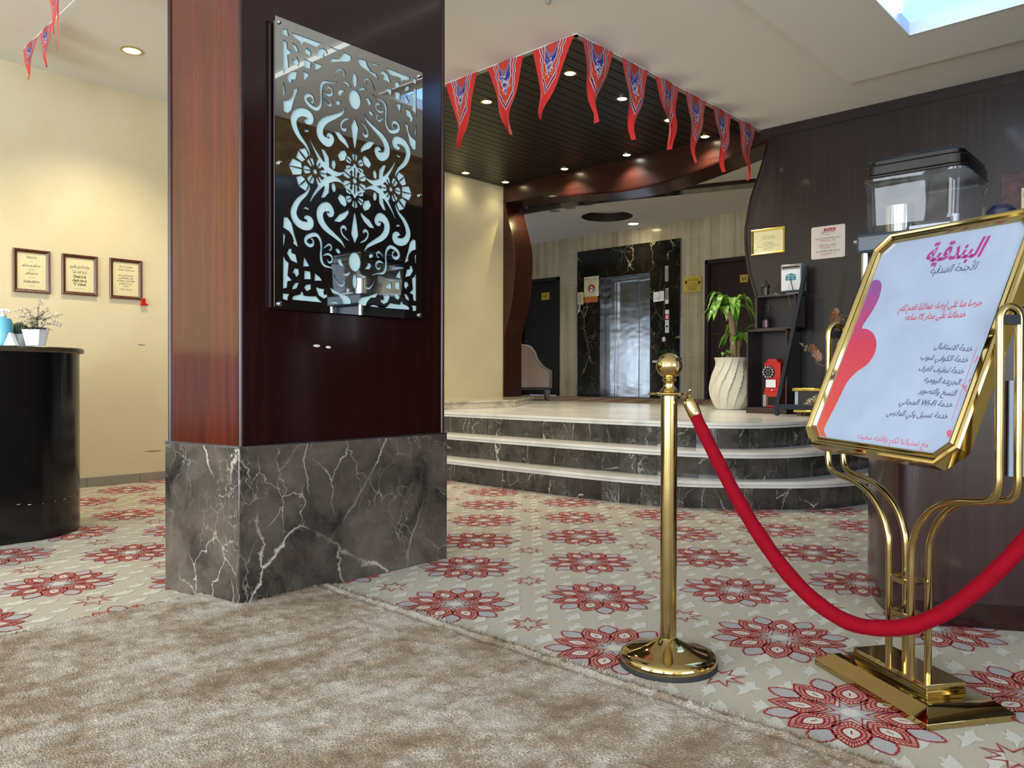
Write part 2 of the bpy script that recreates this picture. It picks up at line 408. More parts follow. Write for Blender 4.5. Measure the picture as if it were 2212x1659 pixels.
# ================================================================== THE SETTING
from mathutils import noise as mnoise
def inview(p, mg=140):
    v = Vector(p)-CAM; d = v.dot(FW)
    if d < .2: return False
    x = 1106+FPX*v.dot(RT)/d; y = 829.5-FPX*v.dot(UP)/d
    return -mg < x < 2212+mg and -mg < y < 1659+mg
def pol(cx, cy, r, a): return (cx+r*math.cos(a), cy+r*math.sin(a))
LO, LA, LB = (3.4497, 2.6888), (-.448, -.3963), (.0269, -.7515)
def carpet_pattern(mb):
    zf = lambda z: (lambda u, v: V(u, v, z))
    f1, f2, f3 = zf(.0010), zf(.0016), zf(.0022)
    rnd = random.Random(4)
    # pale bird-like flecks, drawn out along X
    shapes = [[(-.10, -.012), (-.045, -.004), (-.02, .022), (.0, .012), (.035, .038), (.03, .014), (.075, .016), (.045, -.008), (.01, -.03), (-.03, -.018)],
              [(-.085, .0), (-.03, .008), (.005, .034), (.012, .012), (.05, .02), (.085, .006), (.04, -.01), (.03, -.034), (.0, -.014), (-.04, -.012)]]
    nx = 0
    for i in range(-6, 62):
        for j in range(-4, 92):
            x = -.4+i*.172+(j % 2)*.086; y = -.3+j*.078
            if not inview((x, y, 0), 500) or x > 5.9: continue
            s = shapes[(i+j) % 2]; k = rnd.uniform(.8, 1.15); a = rnd.uniform(-.18, .12)+.1
            ca, sa = math.cos(a), math.sin(a)
            mb.poly([f1(x+(u*.78*ca-v*sa)*k, y+(u*.78*sa+v*ca)*k) for u, v in s], 1)
    D = R_(-2); MS = .8
    for i in range(-8, 14):
        for j in range(-12, 8):
            cx = LO[0]+i*LA[0]+j*LB[0]; cy = LO[1]+i*LA[1]+j*LB[1]
            sx, sy = cx+LB[0]/2, cy+LB[1]/2
            if inview((sx, sy, 0), 800) and sx < 5.6:
                st = [pol(sx, sy, .074 if k % 2 == 0 else .032, D+R_(22.5*k)) for k in range(16)]
                mb.ribbon(st, .0088, f3, True, 3)
            if not inview((cx, cy, 0), 800) or cx > 5.6: continue
            near = (Vector((cx, cy, 0))-CAM).length < 4.6
            for k in range(8):
                a = D+R_(45*k)                                   # outer grey petal
                def pt(r, s, a=a): return (cx+(r*math.cos(a)-s*math.sin(a))*MS, cy+(r*math.sin(a)+s*math.cos(a))*MS)
                pet = [pt(r, s) for r, s in ((.175, .0), (.192, .026), (.212, .037), (.236, .039), (.258, .031), (.274, .018), (.290, 0))]
                pet += [pt(r, -s) for r, s in ((.274, .018), (.258, .031), (.236, .039), (.212, .037), (.192, .026))]
                if near:
                    q = []
                    for m_ in range(len(pet)):
                        p0, p1 = pet[m_], pet[(m_+1) % len(pet)]; q.append(p0)
                        mx, my = (p0[0]+p1[0])/2, (p0[1]+p1[1])/2; d = math.hypot(mx-pt(.22, 0)[0], my-pt(.22, 0)[1]) or 1
                        q.append((mx+(mx-pt(.22, 0)[0])/d*.004, my+(my-pt(.22, 0)[1])/d*.004))
                    pet = q
                mb.poly([f2(*p) for p in pet], 2); mb.ribbon(pet, .0058, f3, True, 3)
                a2 = a+R_(22.5)                                  # red lace leaf with an eye
                def lt(r, s, a2=a2): return (cx+(r*math.cos(a2)-s*math.sin(a2))*MS, cy+(r*math.sin(a2)+s*math.cos(a2))*MS)
                prof = ((.072, 0), (.095, .028), (.12, .049), (.15, .059), (.185, .056), (.218, .040), (.246, .018), (.264, 0))
                leaf = [lt(r, s) for r, s in prof]+[lt(r, -s) for r, s in reversed(prof[1:-1])]
                c_ = lt(.158, 0)
                mid = [(c_[0]+(p[0]-c_[0])*.74, c_[1]+(p[1]-c_[1])*.74) for p in leaf]
                eye = [(c_[0]+(p[0]-c_[0])*.46, c_[1]+(p[1]-c_[1])*.5) for p in leaf]
                mb.poly([f2(*p) for p in leaf], 4); mb.poly([V(p[0], p[1], .0019) for p in eye], 1)
                mb.ribbon(leaf, .0052, f3, True, 3); mb.ribbon(mid, .0036, f3, True, 3); mb.ribbon(eye, .006, f3, True, 3)
                for m_ in range(len(leaf)):
                    for t_ in ((.1, .6) if near else (0,)):
                        p0, p1 = leaf[m_], leaf[(m_+1) % len(leaf)]; e0, e1 = eye[m_], eye[(m_+1) % len(eye)]
                        mb.ribbon([(p0[0]+(p1[0]-p0[0])*t_, p0[1]+(p1[1]-p0[1])*t_), (e0[0]+(e1[0]-e0[0])*t_, e0[1]+(e1[1]-e0[1])*t_)], .0026, f3, False, 3)
                mb.ribbon([lt(.145, 0), lt(.172, 0)], .004, f3, False, 3)
                mb.ribbon([pt(.085, 0), pt(.12, .012), pt(.15, 0), pt(.12, -.012)], .0055, f3, True, 3)
            star = [pol(cx, cy, .072 if k % 2 == 0 else .038, D+R_(22.5*k)) for k in range(16)]
            mb.poly([f2(*p) for p in star], 2); mb.ribbon(star, .0058, f3, True, 3)
            mb.poly([V(*pol(cx, cy, .026, R_(30*k)), .0019) for k in range(12)], 1)
t = NT('carpet_beige'); n1 = t.noise(t.co(), 420, 2, .7)
M['carpet'] = t.fin(t.mix(t.ramp(n1, [(.3, 0.), (.7, 1.)]), lin((158, 148, 128)), lin((188, 180, 160))), .95, bump=n1, bs=.5, bd=.004, Sheen_Weight=.15)
def pile(name, a, b):
    t = NT(name); n1 = t.noise(t.co(), 420, 2, .7)
    return t.fin(t.mix(t.ramp(n1, [(.3, 0.), (.7, 1.)]), lin(a), lin(b)), .95, bump=n1, bs=.5, bd=.004)
M['c_light'] = pile('carpet_pale', (192, 190, 178), (212, 210, 200))
M['c_grey'] = pile('carpet_lilac_grey', (150, 146, 148), (190, 188, 188))
M['c_red'] = pile('carpet_red', (148, 20, 34), (176, 36, 46))
M['c_pink'] = pile('carpet_pink', (200, 150, 134), (214, 172, 154))
fl = MB(); fl.box((XB, YB, -.1), (7.5, YW+.15, 0), 0); carpet_pattern(fl)
struct('floor', fl, [M['carpet'], M['c_light'], M['c_grey'], M['c_red'], M['c_pink']])

# walls of the main room
wb = MB(); wb.box((XB, YW, 0), (XW+.1, YW+.15, ZC+.12)); struct('wall_left', wb, M['cream'])
bb = MB()
for k in range(28):
    x = XB+.42*k
    if x < 4.5: bb.box((x, YW-.014, 0), (x+.417, YW, .078))
struct('baseboard_left', bb, M['tile_grey'], bevel=.002)
# entrance wall behind the camera: piers and lintel around glazed openings
en = MB(); en.box((XB-.15, YB, 2.85), (XB, YW, ZC+.12)); en.box((XB-.15, YB, 0), (XB, YW, .25))
for a, b in ((YB, -4.35), (-1.65, -.95), (1.75, 2.45), (5.15, YW)): en.box((XB-.15, a, .25), (XB, b, 2.85))
struct('wall_entrance', en, M['cream'])
for k, yy in enumerate((-3.0, .4, 3.8)):
    fm = MB()
    for a, b in (((-1.35, .25), (-1.29, 2.85)), ((1.29, .25), (1.35, 2.85)), ((-1.35, .25), (1.35, .31)), ((-1.35, 2.79), (1.35, 2.85)), ((-.03, .25), (.03, 2.85))):
        fm.box((XB-.1, yy+a[0], a[1]), (XB-.04, yy+b[0], b[1]))
    struct('window_%d' % (k+1), fm, M['steel_dark'])
sd = MB(); sd.box((XB, YB-.15, 2.8), (XW+.1, YB, ZC+.12)); sd.box((XB, YB-.15, 0), (XW+.1, YB, .4))
sd.box((XB, YB-.15, .4), (-1.2, YB, 2.8)); sd.box((2.4, YB-.15, .4), (XW+.1, YB, 2.8)); struct('wall_side', sd, M['cream'])
fm = MB()
for x in (-1.2, .57, 2.34): fm.box((x, YB-.1, .4), (x+.06, YB-.04, 2.8))
struct('window_4', fm, M['steel_dark'])

rb = MB(); rb.box((2.9, -.75, 2.72), (XW+.1, -.6, ZC+.1), 0); rb.box((2.9, -.75, 0), (XW+.1, -.6, 2.72), 1)
struct('wall_reception', rb, [M['brown_stone'], M['wood_wall']])

# right wall: dark panel with an S-curved free edge, standing on the landing
edge = smooth([(3.30, 3.17), (3.347, 2.985), (3.398, 2.834), (3.459, 2.674), (3.492, 2.54), (3.513, 2.42), (3.527, 2.327), (3.519, 2.147), (3.489, 1.939), (3.4515, 1.814), (3.415, 1.69), (3.412, 1.5), (3.412, 0)], 5)
rw = MB(); rw.prism([(3.30, ZC), *edge, (YB, 0), (YB, ZC)], 0, .35, fn=lambda u, v, w_: V(XW+w_, u, v))
struct('wall_right', rw, M['wood_wall'])
tr_ = MB(); tr_.box((XW-.02, YB, ZC-.085), (XW, 3.36, ZC)); tr_.box((XW-.028, YB, ZC-.02), (XW, 3.36, ZC)); struct('trim_1', tr_, M['wood_wall'], bevel=.003)
tr_ = MB(); tr_.prism(list(edge[:-1])+list(reversed(offset(edge[:-1], -.022))), -.012, .002, fn=lambda u, v, w_: V(XW+w_, u, v)); struct('trim_2', tr_, M['wood_dark'])

# portal: fascia with a curved lower edge and the left jamb
fas = smooth([(6.80, 3.108), (6.2, 3.075), (5.6, 3.01), (5.0, 2.955), (4.5, 2.955), (4.0, 3.02), (3.6, 3.09), (3.30, 3.155)], 6)
fa = MB(); fa.prism([(6.80, ZC+.06), *fas, (3.30, ZC+.06)], 0, .36, fn=lambda u, v, w_: V(XW+w_, u, v))
struct('trim_3', fa, M['wood_beam'])
fa = MB(); fa.ribbon(fas, .02, lambda u, v: V(XW-.004, u, v+.012)); struct('trim_4', fa, M['wood_dark'])
jam = smooth([(6.775, 3.12), (6.7291, 2.93), (6.6564, 2.711), (6.605, 2.5136), (6.5933, 2.3274), (6.61, 2.1034), (6.6536, 1.8282), (6.7249, 1.5875), (6.777, 1.43), (6.782, 1.2), (6.782, .645)], 6)
jm = MB(); jm.prism([(6.888, 3.2), *jam, (6.888, .645)], 0, .32, fn=lambda u, v, w_: V(XW+w_, u, v)); jm.box((XW-.02, 6.86, .645), (XW+.02, 6.892, 3.3))
struct('trim_5', jm, M['wood_beam'])
jm = MB(); jm.ribbon(jam, .012, lambda u, v: V(XW-.003, u, v)); jm.ribbon(jam, .012, lambda u, v: V(XW+.323, u, v)); struct('trim_6', jm, M['wood_red'])

# ceiling: white slab with a light-panel opening, lowered tray around it, dark slatted recess beyond
cl = MB()
SKX0, SKX1, SKY0, SKY1 = 4.04, 5.735, .51, 1.655
cl.box((XB, YB, ZC), (SX, YW, ZC+.12))
for lo, hi in (((SX, SKY1), (XW, SY)), ((SX, YB), (XW, SKY0)), ((SKX1, SKY0), (XW, SKY1))): cl.box((*lo, ZC), (*hi, ZC+.12))
for lo, hi in (((3.3, -.6), (SKX0, 2.26)), ((SKX0, SKY1), (6.345, 2.26)), ((SKX1, -.6), (6.345, SKY1)), ((SKX0, -.6), (SKX1, SKY0))): cl.box((*lo, ZC-.035), (*hi, ZC+.001))
cl.box((XB, 4.4, ZC-.03), (1.12, 6.25, ZC+.001))
struct('ceiling', cl, M['white'])
sk = thing('ceiling_light_panel', 'glowing sky blue light panel set in the white ceiling at upper right', 'light', (4.9, 1.08, ZC+.07))
MB().box((SKX0-.02, SKY0-.02, ZC+.05), (SKX1+.02, SKY1+.02, ZC+.07)).build('panel', M['sky_panel'], sk)
k = MB(); k.box((SKX0, SKY1-.05, ZC+.004), (SKX1-.3, SKY1-.008, ZC+.05)); k.build('led_strip', M['led'], sk)
k = MB()
for lo, hi in (((SKX0, SKY1-.008), (SKX1, SKY1)), ((SKX1-.008, SKY0), (SKX1, SKY1)), ((SKX0, SKY0), (SKX1, SKY0+.008)), ((SKX0, SKY0), (SKX0+.008, SKY1))): k.box((*lo, ZC-.04), (*hi, ZC+.05))
k.build('rim', M['white'], sk)
dk = MB(); dk.box((SX-.05, SY-.05, ZC+.06), (XW+.03, YW, ZC+.13)); y = SY
while y < YW:
    dk.box((SX, y, ZC+.028), (XW, min(y+.096, YW), ZC+.06)); y += .104
struct('ceiling_slatted', dk, M['slat'])
tr_ = MB(); tr_.box((SX-.012, SY-.012, ZC-.012), (SX+.01, YW, ZC+.06)); tr_.box((SX-.012, SY-.012, ZC-.012), (XW, SY+.01, ZC+.06)); struct('trim_7', tr_, M['tile_grey'])

# landing, steps, curb
S1 = smooth([(4.53, 6.79), (4.53, 5.0), (4.53, 4.385), (4.545, 3.9), (4.56, 3.55), (4.592, 3.214), (4.649, 2.953), (4.755, 2.70), (4.931, 2.455), (5.13, 2.235), (5.284, 2.105), (5.494, 1.99), (5.75, 1.925), (6.4, 1.87), (7.08, 1.86)], 5)
S2 = smooth([(4.72, 6.79), (4.72, 5.2), (4.745, 4.1), (4.79, 3.4), (4.845, 2.95), (4.953, 2.64), (5.16, 2.39), (5.45, 2.23), (5.9, 2.15), (6.4, 2.12), (7.08, 2.11)], 6)
S3 = smooth([(4.92, 6.79), (4.93, 5.4), (4.985, 4.25), (5.03, 3.53), (5.10, 3.05), (5.20, 2.76), (5.43, 2.54), (5.9, 2.43), (6.4, 2.41), (7.08, 2.40)], 6)
st = thing('staircase', 'three curved steps, dark marble risers under white marble treads', 'stairs', (5.0, 4.4, 0))
rnd = random.Random(7)
for k, (C_, z0) in enumerate(((S1, 0), (S2, .19), (S3, .38))):
    z1 = z0+.147; rs = resample(C_, .155); mb = MB()
    cut = 3.9                                       # long slabs on the straight run, short tiles round the bend
    i = 0
    while i < len(rs)-1:
        stp = 1 if rs[i][1] < cut else 4
        seg = rs[i:min(i+stp, len(rs)-1)+1]; val = rnd.random()
        for a, b in zip(seg, seg[1:]):
            mb.t[len(mb.f)] = val; mb.add([V(*a, z0), V(*b, z0), V(*b, z1), V(*a, z1)], [(0, 3, 2, 1)])
        a, b = seg[-2], seg[-1]; d = Vector((b[0]-a[0], b[1]-a[1])).normalized()*.002
        mb.t[len(mb.f)] = .5
        mb.add([V(b[0]-d.x-.0015, b[1]-d.y, z0), V(b[0]+d.x-.0015, b[1]+d.y, z0), V(b[0]+d.x-.0015, b[1]+d.y, z1), V(b[0]-d.x-.0015, b[1]-d.y, z1)], [(0, 3, 2, 1)], 1)
        i += stp
    for q in range(len(mb.f)): mb.t.setdefault(q, .5)
    mb.build('riser', [M['riser'], M['rubber']], st)
    mb = MB(); back = [(7.08, 6.79)]
    # tread: two bullnose slabs with a thin shadow groove between
    for dz, out, hh in ((.147, .016, .018), (.165, .010, .004), (.169, .030, .021)):
        o_ = offset(C_, -out); mb.prism(o_+back, z0+dz, z0+dz+hh)
    mb.build('tread', M['tread'], st, bevel=.006)
ld = MB(); ld.prism(offset(S3, .02)+[(8.15, 2.4), (8.15, 6.9), (7.1, 6.9)], .535, ZP-.0005); struct('floor_landing', ld, M['tread'])
lc = MB(); lc.box((8.15, 2.0, .3), (XE+.2, 10.6, ZP), 0)
rnd = random.Random(11)
for i in range(6):
    for j in range(18):
        cx, cy = 8.5+i*.42, 3.6+j*.42+(i % 2)*.2
        lc.ribbon([pol(cx, cy, .16 if k % 2 else .1, R_(22.5*k)) for k in range(16)], .03, lambda u, v: V(u, v, ZP+.002), True, 1)
        lc.poly([V(*pol(cx, cy, .07, R_(45*k)), ZP+.002) for k in range(8)], 1)
struct('floor_lobby', lc, [M['carpet'], M['c_red']])
cb = MB(); cpoly = [(4.94, 5.84), (6.25, 5.80), (7.5, 6.65), (7.5, 6.9), (4.94, 6.8)]
cb.prism(cpoly, ZP, ZP+.062); cb.prism([(4.93, 5.83), (6.26, 5.785), (7.52, 6.64), (7.52, 6.9), (4.93, 6.8)], ZP+.062, ZP+.08)
struct('trim_8', cb, M['curb'], bevel=.003)

# lobby shell
EY0, EY1, EZ = 6.80, 7.78, 2.56      # lift opening
D1, D2 = (8.68, 9.62), (5.0, 5.84)   # doors
wl = MB()
for y0, y1, z0, z1 in ((D1[1], 10.6, ZP, ZL), (D1[0], D1[1], 2.655, ZL), (EY1, D1[0], ZP, ZL), (EY0, EY1, EZ, ZL), (D2[1], EY0, ZP, ZL), (D2[0], D2[1], 2.655, ZL), (2.0, D2[0], ZP, ZL)):
    wl.box((XE, y0, z0), (XE+.3, y1, z1))
for zz in (1.2, 1.84, 2.48, 3.0):                      # slab joints
    for y0, y1 in ((8.26, 8.6), (5.86, 6.24)): wl.box((XE-.001, y0, zz), (XE, y1, zz+.006), 1)
for y in (8.30, 8.345, 8.50, 8.545, 5.92, 5.965, 6.13, 6.175): wl.box((XE-.012, y, ZP), (XE+.01, y+.02, 2.44), 0)
struct('wall_back', wl, [M['travertine'], M['tile_grey']], bevel=.003)
ls = MB(); ls.box((7.42, 10.4, ZP), (XE, 10.6, ZL)); struct('wall_lobby_left', ls, M['travertine'])
ls = MB(); ls.box((7.45, 1.9, ZP), (XE, 2.05, ZL)); struct('wall_lobby_right', ls, M['travertine'])
ls = MB(); ls.box((XW+.32, 6.88, ZP), (XW+.42, 10.5, ZL)); struct('wall_lobby_front', ls, M['cream'])
# lobby ceiling with a round recess
rc, rr_ = (9.46, 6.91), .385
out = [(7.2, 1.9), (10.9, 1.9), (10.9, 10.7), (7.2, 10.7)]; hole = [pol(*rc, rr_, R_(6*k)) for k in range(60)]
pts = out+hole; n4 = len(out)
vs, es, fs, ov, oe, of = delaunay_2d_cdt([Vector(p) for p in pts], [], [list(range(n4)), list(range(n4, len(pts)))], 0, 1e-6)
lcg = MB(); lcg.add([V(v.x, v.y, ZL) for v in vs], [tuple(reversed(f)) for f, o_ in zip(fs, of) if 1 not in o_])
nh = len(hole); lcg.add([V(*p, ZL) for p in hole]+[V(*p, ZL+.13) for p in hole], [(i, (i+1) % nh, nh+(i+1) % nh, nh+i) for i in range(nh)], 1)
lcg.poly([V(*p, ZL+.13) for p in hole], 0)
struct('ceiling_lobby', lcg, [M['white'], M['recess_dark']])
bo = smooth([(8.32, 8.2), (8.34, 7.4), (8.38, 6.9), (8.47, 6.4), (8.69, 5.64), (8.8, 5.3), (9.09, 4.4), (9.4, 3.4), (9.6, 2.6)], 5)
bd = MB(); bd.prism(bo+list(reversed([(p[0]-.27, p[1]) for p in bo])), ZL-.05, ZL+.01); struct('trim_9', bd, M['wood_dark'])

# doors with plates
for nm, (y0, y1), mt, num, py, pz in (('door_1', D1, 'door_black', '١٠٢', (1170, 1187), (633, 647)), ('door_2', D2, 'door', '١٠١', (1599, 1616), (594, 609))):
    fm = MB()
    for a, b, z0, z1 in ((y0, y0+.055, ZP, 2.66), (y1-.055, y1, ZP, 2.66), (y0, y1, 2.6, 2.66)): fm.box((XE-.03, a, z0), (XE+.2, b, z1))
    o = struct(nm, fm, M[mt], bevel=.004)
    lf = MB(); lf.box((XE+.06, y0+.055, ZP+.01), (XE+.11, y1-.055, 2.6)); leaf = lf.build('leaf', M[mt], o, bevel=.003)
    hd = MB(); yh = y1-.12; hd.tube([(XE+.06, yh, 1.55), (XE+.01, yh, 1.55), (XE+.01, yh-.11, 1.55)], .009, 8); hd.lathe([(.0, 0), (.025, 0), (.025, .01), (0, .01)], (XE+.05, yh, 1.55), 12); hd.build('handle', M['brass_dull'], leaf)
    pl = MB(); p0 = PX(py[0], pz[0], XE+.058); p1 = PX(py[1], pz[1], XE+.058)
    pl.box((XE+.052, p1.y, p1.z), (XE+.0595, p0.y, p0.z), 0)
    f = fr((XE+.0515, (p0.y+p1.y)/2, (p0.z+p1.z)/2-.03), (0, -1, 0), (0, 0, 1)); write(pl, num, f, 0, 0, .085, mi=1, bold=.02)
    pl.build('number_plate', [M['yellow'], M['ink']], leaf)
# ================================================================== PILLAR AND MIRROR PANEL
PC = [(1.472, 2.83), (2.58, 2.853), (2.58, 3.33), (1.39, 3.315)]
ctr = (sum(p[0] for p in PC)/4, sum(p[1] for p in PC)/4)
def inset(k): return [(ctr[0]+(p[0]-ctr[0])*(1-k/abs(p[0]-ctr[0])), ctr[1]+(p[1]-ctr[1])*(1-k/abs(p[1]-ctr[1]))) for p in PC]
pi = thing('pillar', 'square lobby pillar, glossy red wood panels above a veined dark marble base', 'pillar', (*ctr, 0))
MB().prism(PC, 0, .62).build('marble_base', M['emperador'], pi, bevel=.003)
k = MB(); q = inset(.012)
for a, b in zip(PC, PC[1:]+PC[:1]):
    k.add([V(*a, .621), V(*b, .621), V(*b, .626), V(*a, .626)], [(0, 1, 2, 3)])
k.prism(inset(.001), .62, .626); k.build('base_rim', M['steel'], pi)
core = inset(.012)
for nm, (a, b), mt in (('wood_panel', (3, 0), 'wood_red'), ('wood_panel', (0, 1), 'wood_dark'), ('wood_panel', (1, 2), 'wood_dark'), ('wood_panel', (2, 3), 'wood_red')):  # one veneer; the darker copy puts shade and dim reflection into the colour
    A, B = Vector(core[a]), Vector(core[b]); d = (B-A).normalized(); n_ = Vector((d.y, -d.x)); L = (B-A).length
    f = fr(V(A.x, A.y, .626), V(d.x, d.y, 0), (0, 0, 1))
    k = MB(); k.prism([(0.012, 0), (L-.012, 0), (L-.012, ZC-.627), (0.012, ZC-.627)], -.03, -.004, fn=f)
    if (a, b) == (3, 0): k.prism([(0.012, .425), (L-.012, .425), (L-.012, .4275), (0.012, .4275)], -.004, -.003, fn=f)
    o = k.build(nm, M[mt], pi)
k = MB(); A_, B_ = Vector(core[0]), Vector(core[1]); d_ = (B_-A_).normalized(); n_ = V(d_.y, -d_.x, 0)
for x, y, w_, h_ in ((684, 747, .018, .006), (709, 750, .014, .006)):
    p = Pn(x, y, V(A_.x, A_.y, 0)-n_*.0035, n_); k.poly([p+V(d_.x, d_.y, 0)*w_*math.cos(a)+V(0, 0, h_*math.sin(a)) for a in (0, .8, 1.7, 2.6, 3.4, 4.4, 5.4)])
k.build('chipped_spot', M['silverplate'], pi)
k = MB()
for c_ in core:
    k.lathe([(.011, .626), (.011, ZC-.002)], (c_[0]+(.006 if c_[0] < ctr[0] else -.006), c_[1]+(.006 if c_[1] < ctr[1] else -.006), 0), 12)
k.build('corner_bead', M['wood_beam'], pi)
# ---- decorative mirror: the photo's outlines taken onto the panel plane and rounded to a four-fold design
A, B = Vector(core[0]), Vector(core[1]); dface = (B-A).normalized(); nface = Vector((dface.y, -dface.x, 0))
mo = V(A.x, A.y, 0)+nface*.03
def onm(px, py):
    p = Pn(px, py, mo, nface); return ((p-mo).x*dface.x+(p-mo).y*dface.y, p.z)
c4 = [onm(592, 33), onm(911, 157), onm(912.5, 690), onm(595, 667.5)]
u0 = (c4[0][0]+c4[3][0])/2; u1 = (c4[1][0]+c4[2][0])/2; v0 = (c4[2][1]+c4[3][1])/2; v1 = (c4[0][1]+c4[1][1])/2
uc, vc = (u0+u1)/2, (v0+v1)/2; HW, HH = (u1-u0)/2, (v1-v0)/2
def cv(p, z):                                   # zoom crop -> panel coordinates about the centre
    sc, ox, oy = {2: (2.44, 560, 20), 6: (4.88, 560, 20), 7: (4.88, 560, 350)}[z]
    u, v = onm(ox+p[0]/sc, oy+p[1]/sc); return (u-uc, v-vc)
cutq = []
def P_(z, *pts): cutq.append([cv(p, z) for p in pts])
def K_(z, *pts):                                # tapering stroke (x, y, width)
    q = [(*cv(p[:2], z), p[2]*.00068*(2 if z == 2 else 1)) for p in pts]; q = smooth(q, 4); L = []; R2 = []
    for i in range(len(q)):
        a = q[max(i-1, 0)]; b = q[min(i+1, len(q)-1)]; dx, dy = b[0]-a[0], b[1]-a[1]; l = math.hypot(dx, dy) or 1; w_ = max(q[i][2], .004)/2
        L.append((q[i][0]-dy/l*w_, q[i][1]+dx/l*w_)); R2.append((q[i][0]+dy/l*w_, q[i][1]-dx/l*w_))
    cutq.append(L+R2[::-1])
P_(6, (245, 205), (300, 215), (300, 250), (318, 290), (245, 265))
P_(6, (345, 245), (670, 365), (640, 372), (600, 400), (520, 362), (470, 345), (465, 372), (440, 380), (430, 340), (400, 320), (360, 290), (345, 268))
P_(6, (248, 318), (290, 345), (300, 420), (345, 450), (300, 480), (312, 618), (280, 630), (250, 680))
P_(6, (345, 350), (395, 390), (420, 460), (380, 440), (350, 388))
P_(6, (470, 430), (500, 405), (545, 450), (545, 500), (490, 470))
P_(6, (600, 470), (625, 420), (680, 410), (720, 450), (715, 480), (690, 455), (678, 480), (690, 515), (640, 500), (598, 498))
P_(6, (725, 385), (848, 435), (810, 442), (770, 422))
P_(6, (885, 450), (968, 490), (972, 530), (940, 555), (860, 550), (740, 560), (770, 512), (830, 525), (870, 490))
P_(6, (345, 520), (365, 540), (390, 500), (420, 550), (415, 600), (370, 590))
P_(6, (470, 520), (545, 555), (540, 632), (475, 612)); P_(6, (580, 555), (665, 595), (640, 620), (585, 640)); P_(6, (460, 650), (530, 685), (490, 740), (470, 760))
P_(6, (290, 710), (330, 655), (405, 655), (385, 740), (340, 740), (345, 780), (310, 768))
P_(6, (249, 760), (265, 800), (275, 890), (250, 915))
P_(6, (355, 845), (385, 835), (412, 825), (400, 870), (370, 950), (340, 1060), (300, 1095), (255, 1075), (250, 965), (310, 955), (345, 920), (362, 872))
K_(6, (820, 770, 5), (760, 775, 8), (690, 765, 16), (658, 800, 22), (650, 870, 18), (654, 940, 16), (645, 1010, 20), (605, 1050, 24), (550, 1025, 26), (500, 975, 26), (488, 925, 24), (525, 903, 22), (565, 930, 18), (568, 975, 14), (540, 985, 10))
K_(6, (672, 860, 5), (695, 885, 10), (730, 905, 16), (765, 895, 16), (768, 850, 14), (735, 820, 14), (715, 845, 8))
K_(6, (675, 940, 5), (702, 975, 10), (735, 1012, 14), (762, 1000, 14), (752, 960, 12), (732, 955, 6))
K_(6, (785, 712, 5), (812, 660, 10), (850, 632, 12), (888, 652, 12), (898, 690, 14), (880, 698, 8))
K_(6, (880, 770, 5), (915, 772, 16), (945, 800, 16), (962, 826, 5))
P_(6, (825, 870), (850, 840), (900, 855), (872, 885), (866, 915), (832, 900))
P_(6, *[(830+27*math.cos(k*.7), 985+25*math.sin(k*.7)) for k in range(9)])
K_(6, (905, 1045, 5), (870, 1095, 20), (790, 1132, 30), (700, 1170, 42), (648, 1230, 50), (640, 1310, 52), (675, 1375, 54), (725, 1400, 60), (762, 1360, 46), (735, 1325, 30), (712, 1345, 12))
K_(6, (950, 1148, 6), (900, 1165, 14), (868, 1200, 16), (865, 1245, 16), (892, 1272, 22), (915, 1258, 16), (902, 1240, 8))
P_(6, (785, 1280), (850, 1300), (910, 1370), (945, 1440), (945, 1480), (900, 1430), (840, 1375))
K_(6, (530, 1555, 5), (528, 1510, 14), (490, 1430, 22), (425, 1345, 32), (378, 1250, 40), (362, 1160, 46), (400, 1095, 50), (470, 1085, 52), (528, 1120, 56), (535, 1170, 50), (498, 1185, 30), (470, 1165, 10))
P_(6, (460, 1255), (480, 1270), (525, 1275), (525, 1290), (485, 1297))
K_(6, (535, 1370, 8), (570, 1450, 14), (615, 1535, 22), (665, 1620, 34), (725, 1690, 44), (790, 1730, 36), (850, 1735, 20), (900, 1715, 5))
P_(6, (648, 1465), (690, 1485), (735, 1560), (742, 1650), (722, 1672), (690, 1640), (680, 1560))
P_(2, (412, 770), (428, 748), (452, 742), (463, 765), (452, 795), (425, 800))
P_(2, *[(392+16*math.cos(k*.9)*.8, 818+26*math.sin(k*.9)) for k in range(7)])
mir = []
for poly in cutq:
    for su in (1, -1):
        for sv in (1, -1): mir.append([(p[0]*su, p[1]*sv) for p in poly])
def ctrp(*pts): mir.append([cv(p, 2) for p in pts])
def axis(pts):                                  # pieces on the vertical axis, given as right half (du, dv) in metres
    full = [(u, v) for u, v in pts]+[(-u, v) for u, v in reversed(pts)]
    mir.append(full); mir.append([(u, -v) for u, v in full])
wq = cv((500, 475), 2)[1]
axis([(0.033*math.sin(t*.35), wq+.042*math.cos(t*.35)) for t in range(10)])
pq = cv((500, 372), 2)[1]; axis([(0.013*math.sin(t*.35), pq+.032*math.cos(t*.35)) for t in range(10)])
a_, b_, c_ = cv((500, 572), 2)[1], cv((500, 620), 2)[1], cv((500, 732), 2)[1]
axis([(0.001, a_), (.02, b_), (.013, (b_+c_)/2), (.004, c_)])
fh = cv((505, 825), 2)[1]; fl_ = cv((295, 858), 2)[0]
def flower(cu, cvv, r, n=6, rot=0, skip=()):
    for k in range(n):
        if k in skip: continue
        a = rot+2*math.pi*k/n
        for sgn in (1, -1):
            mir.append([(cu+p*math.cos(a)-q_*sgn*math.sin(a), cvv+p*math.sin(a)+q_*sgn*math.cos(a)) for p, q_ in ((r*.34, .0012), (r*.6, .0016), (r*1.04, .0006), (r*.88, r*.31), (r*.5, r*.22))])
    mir.append([(cu+r*.2*math.cos(k*1.05), cvv+r*.2*math.sin(k*1.05)) for k in range(6)])
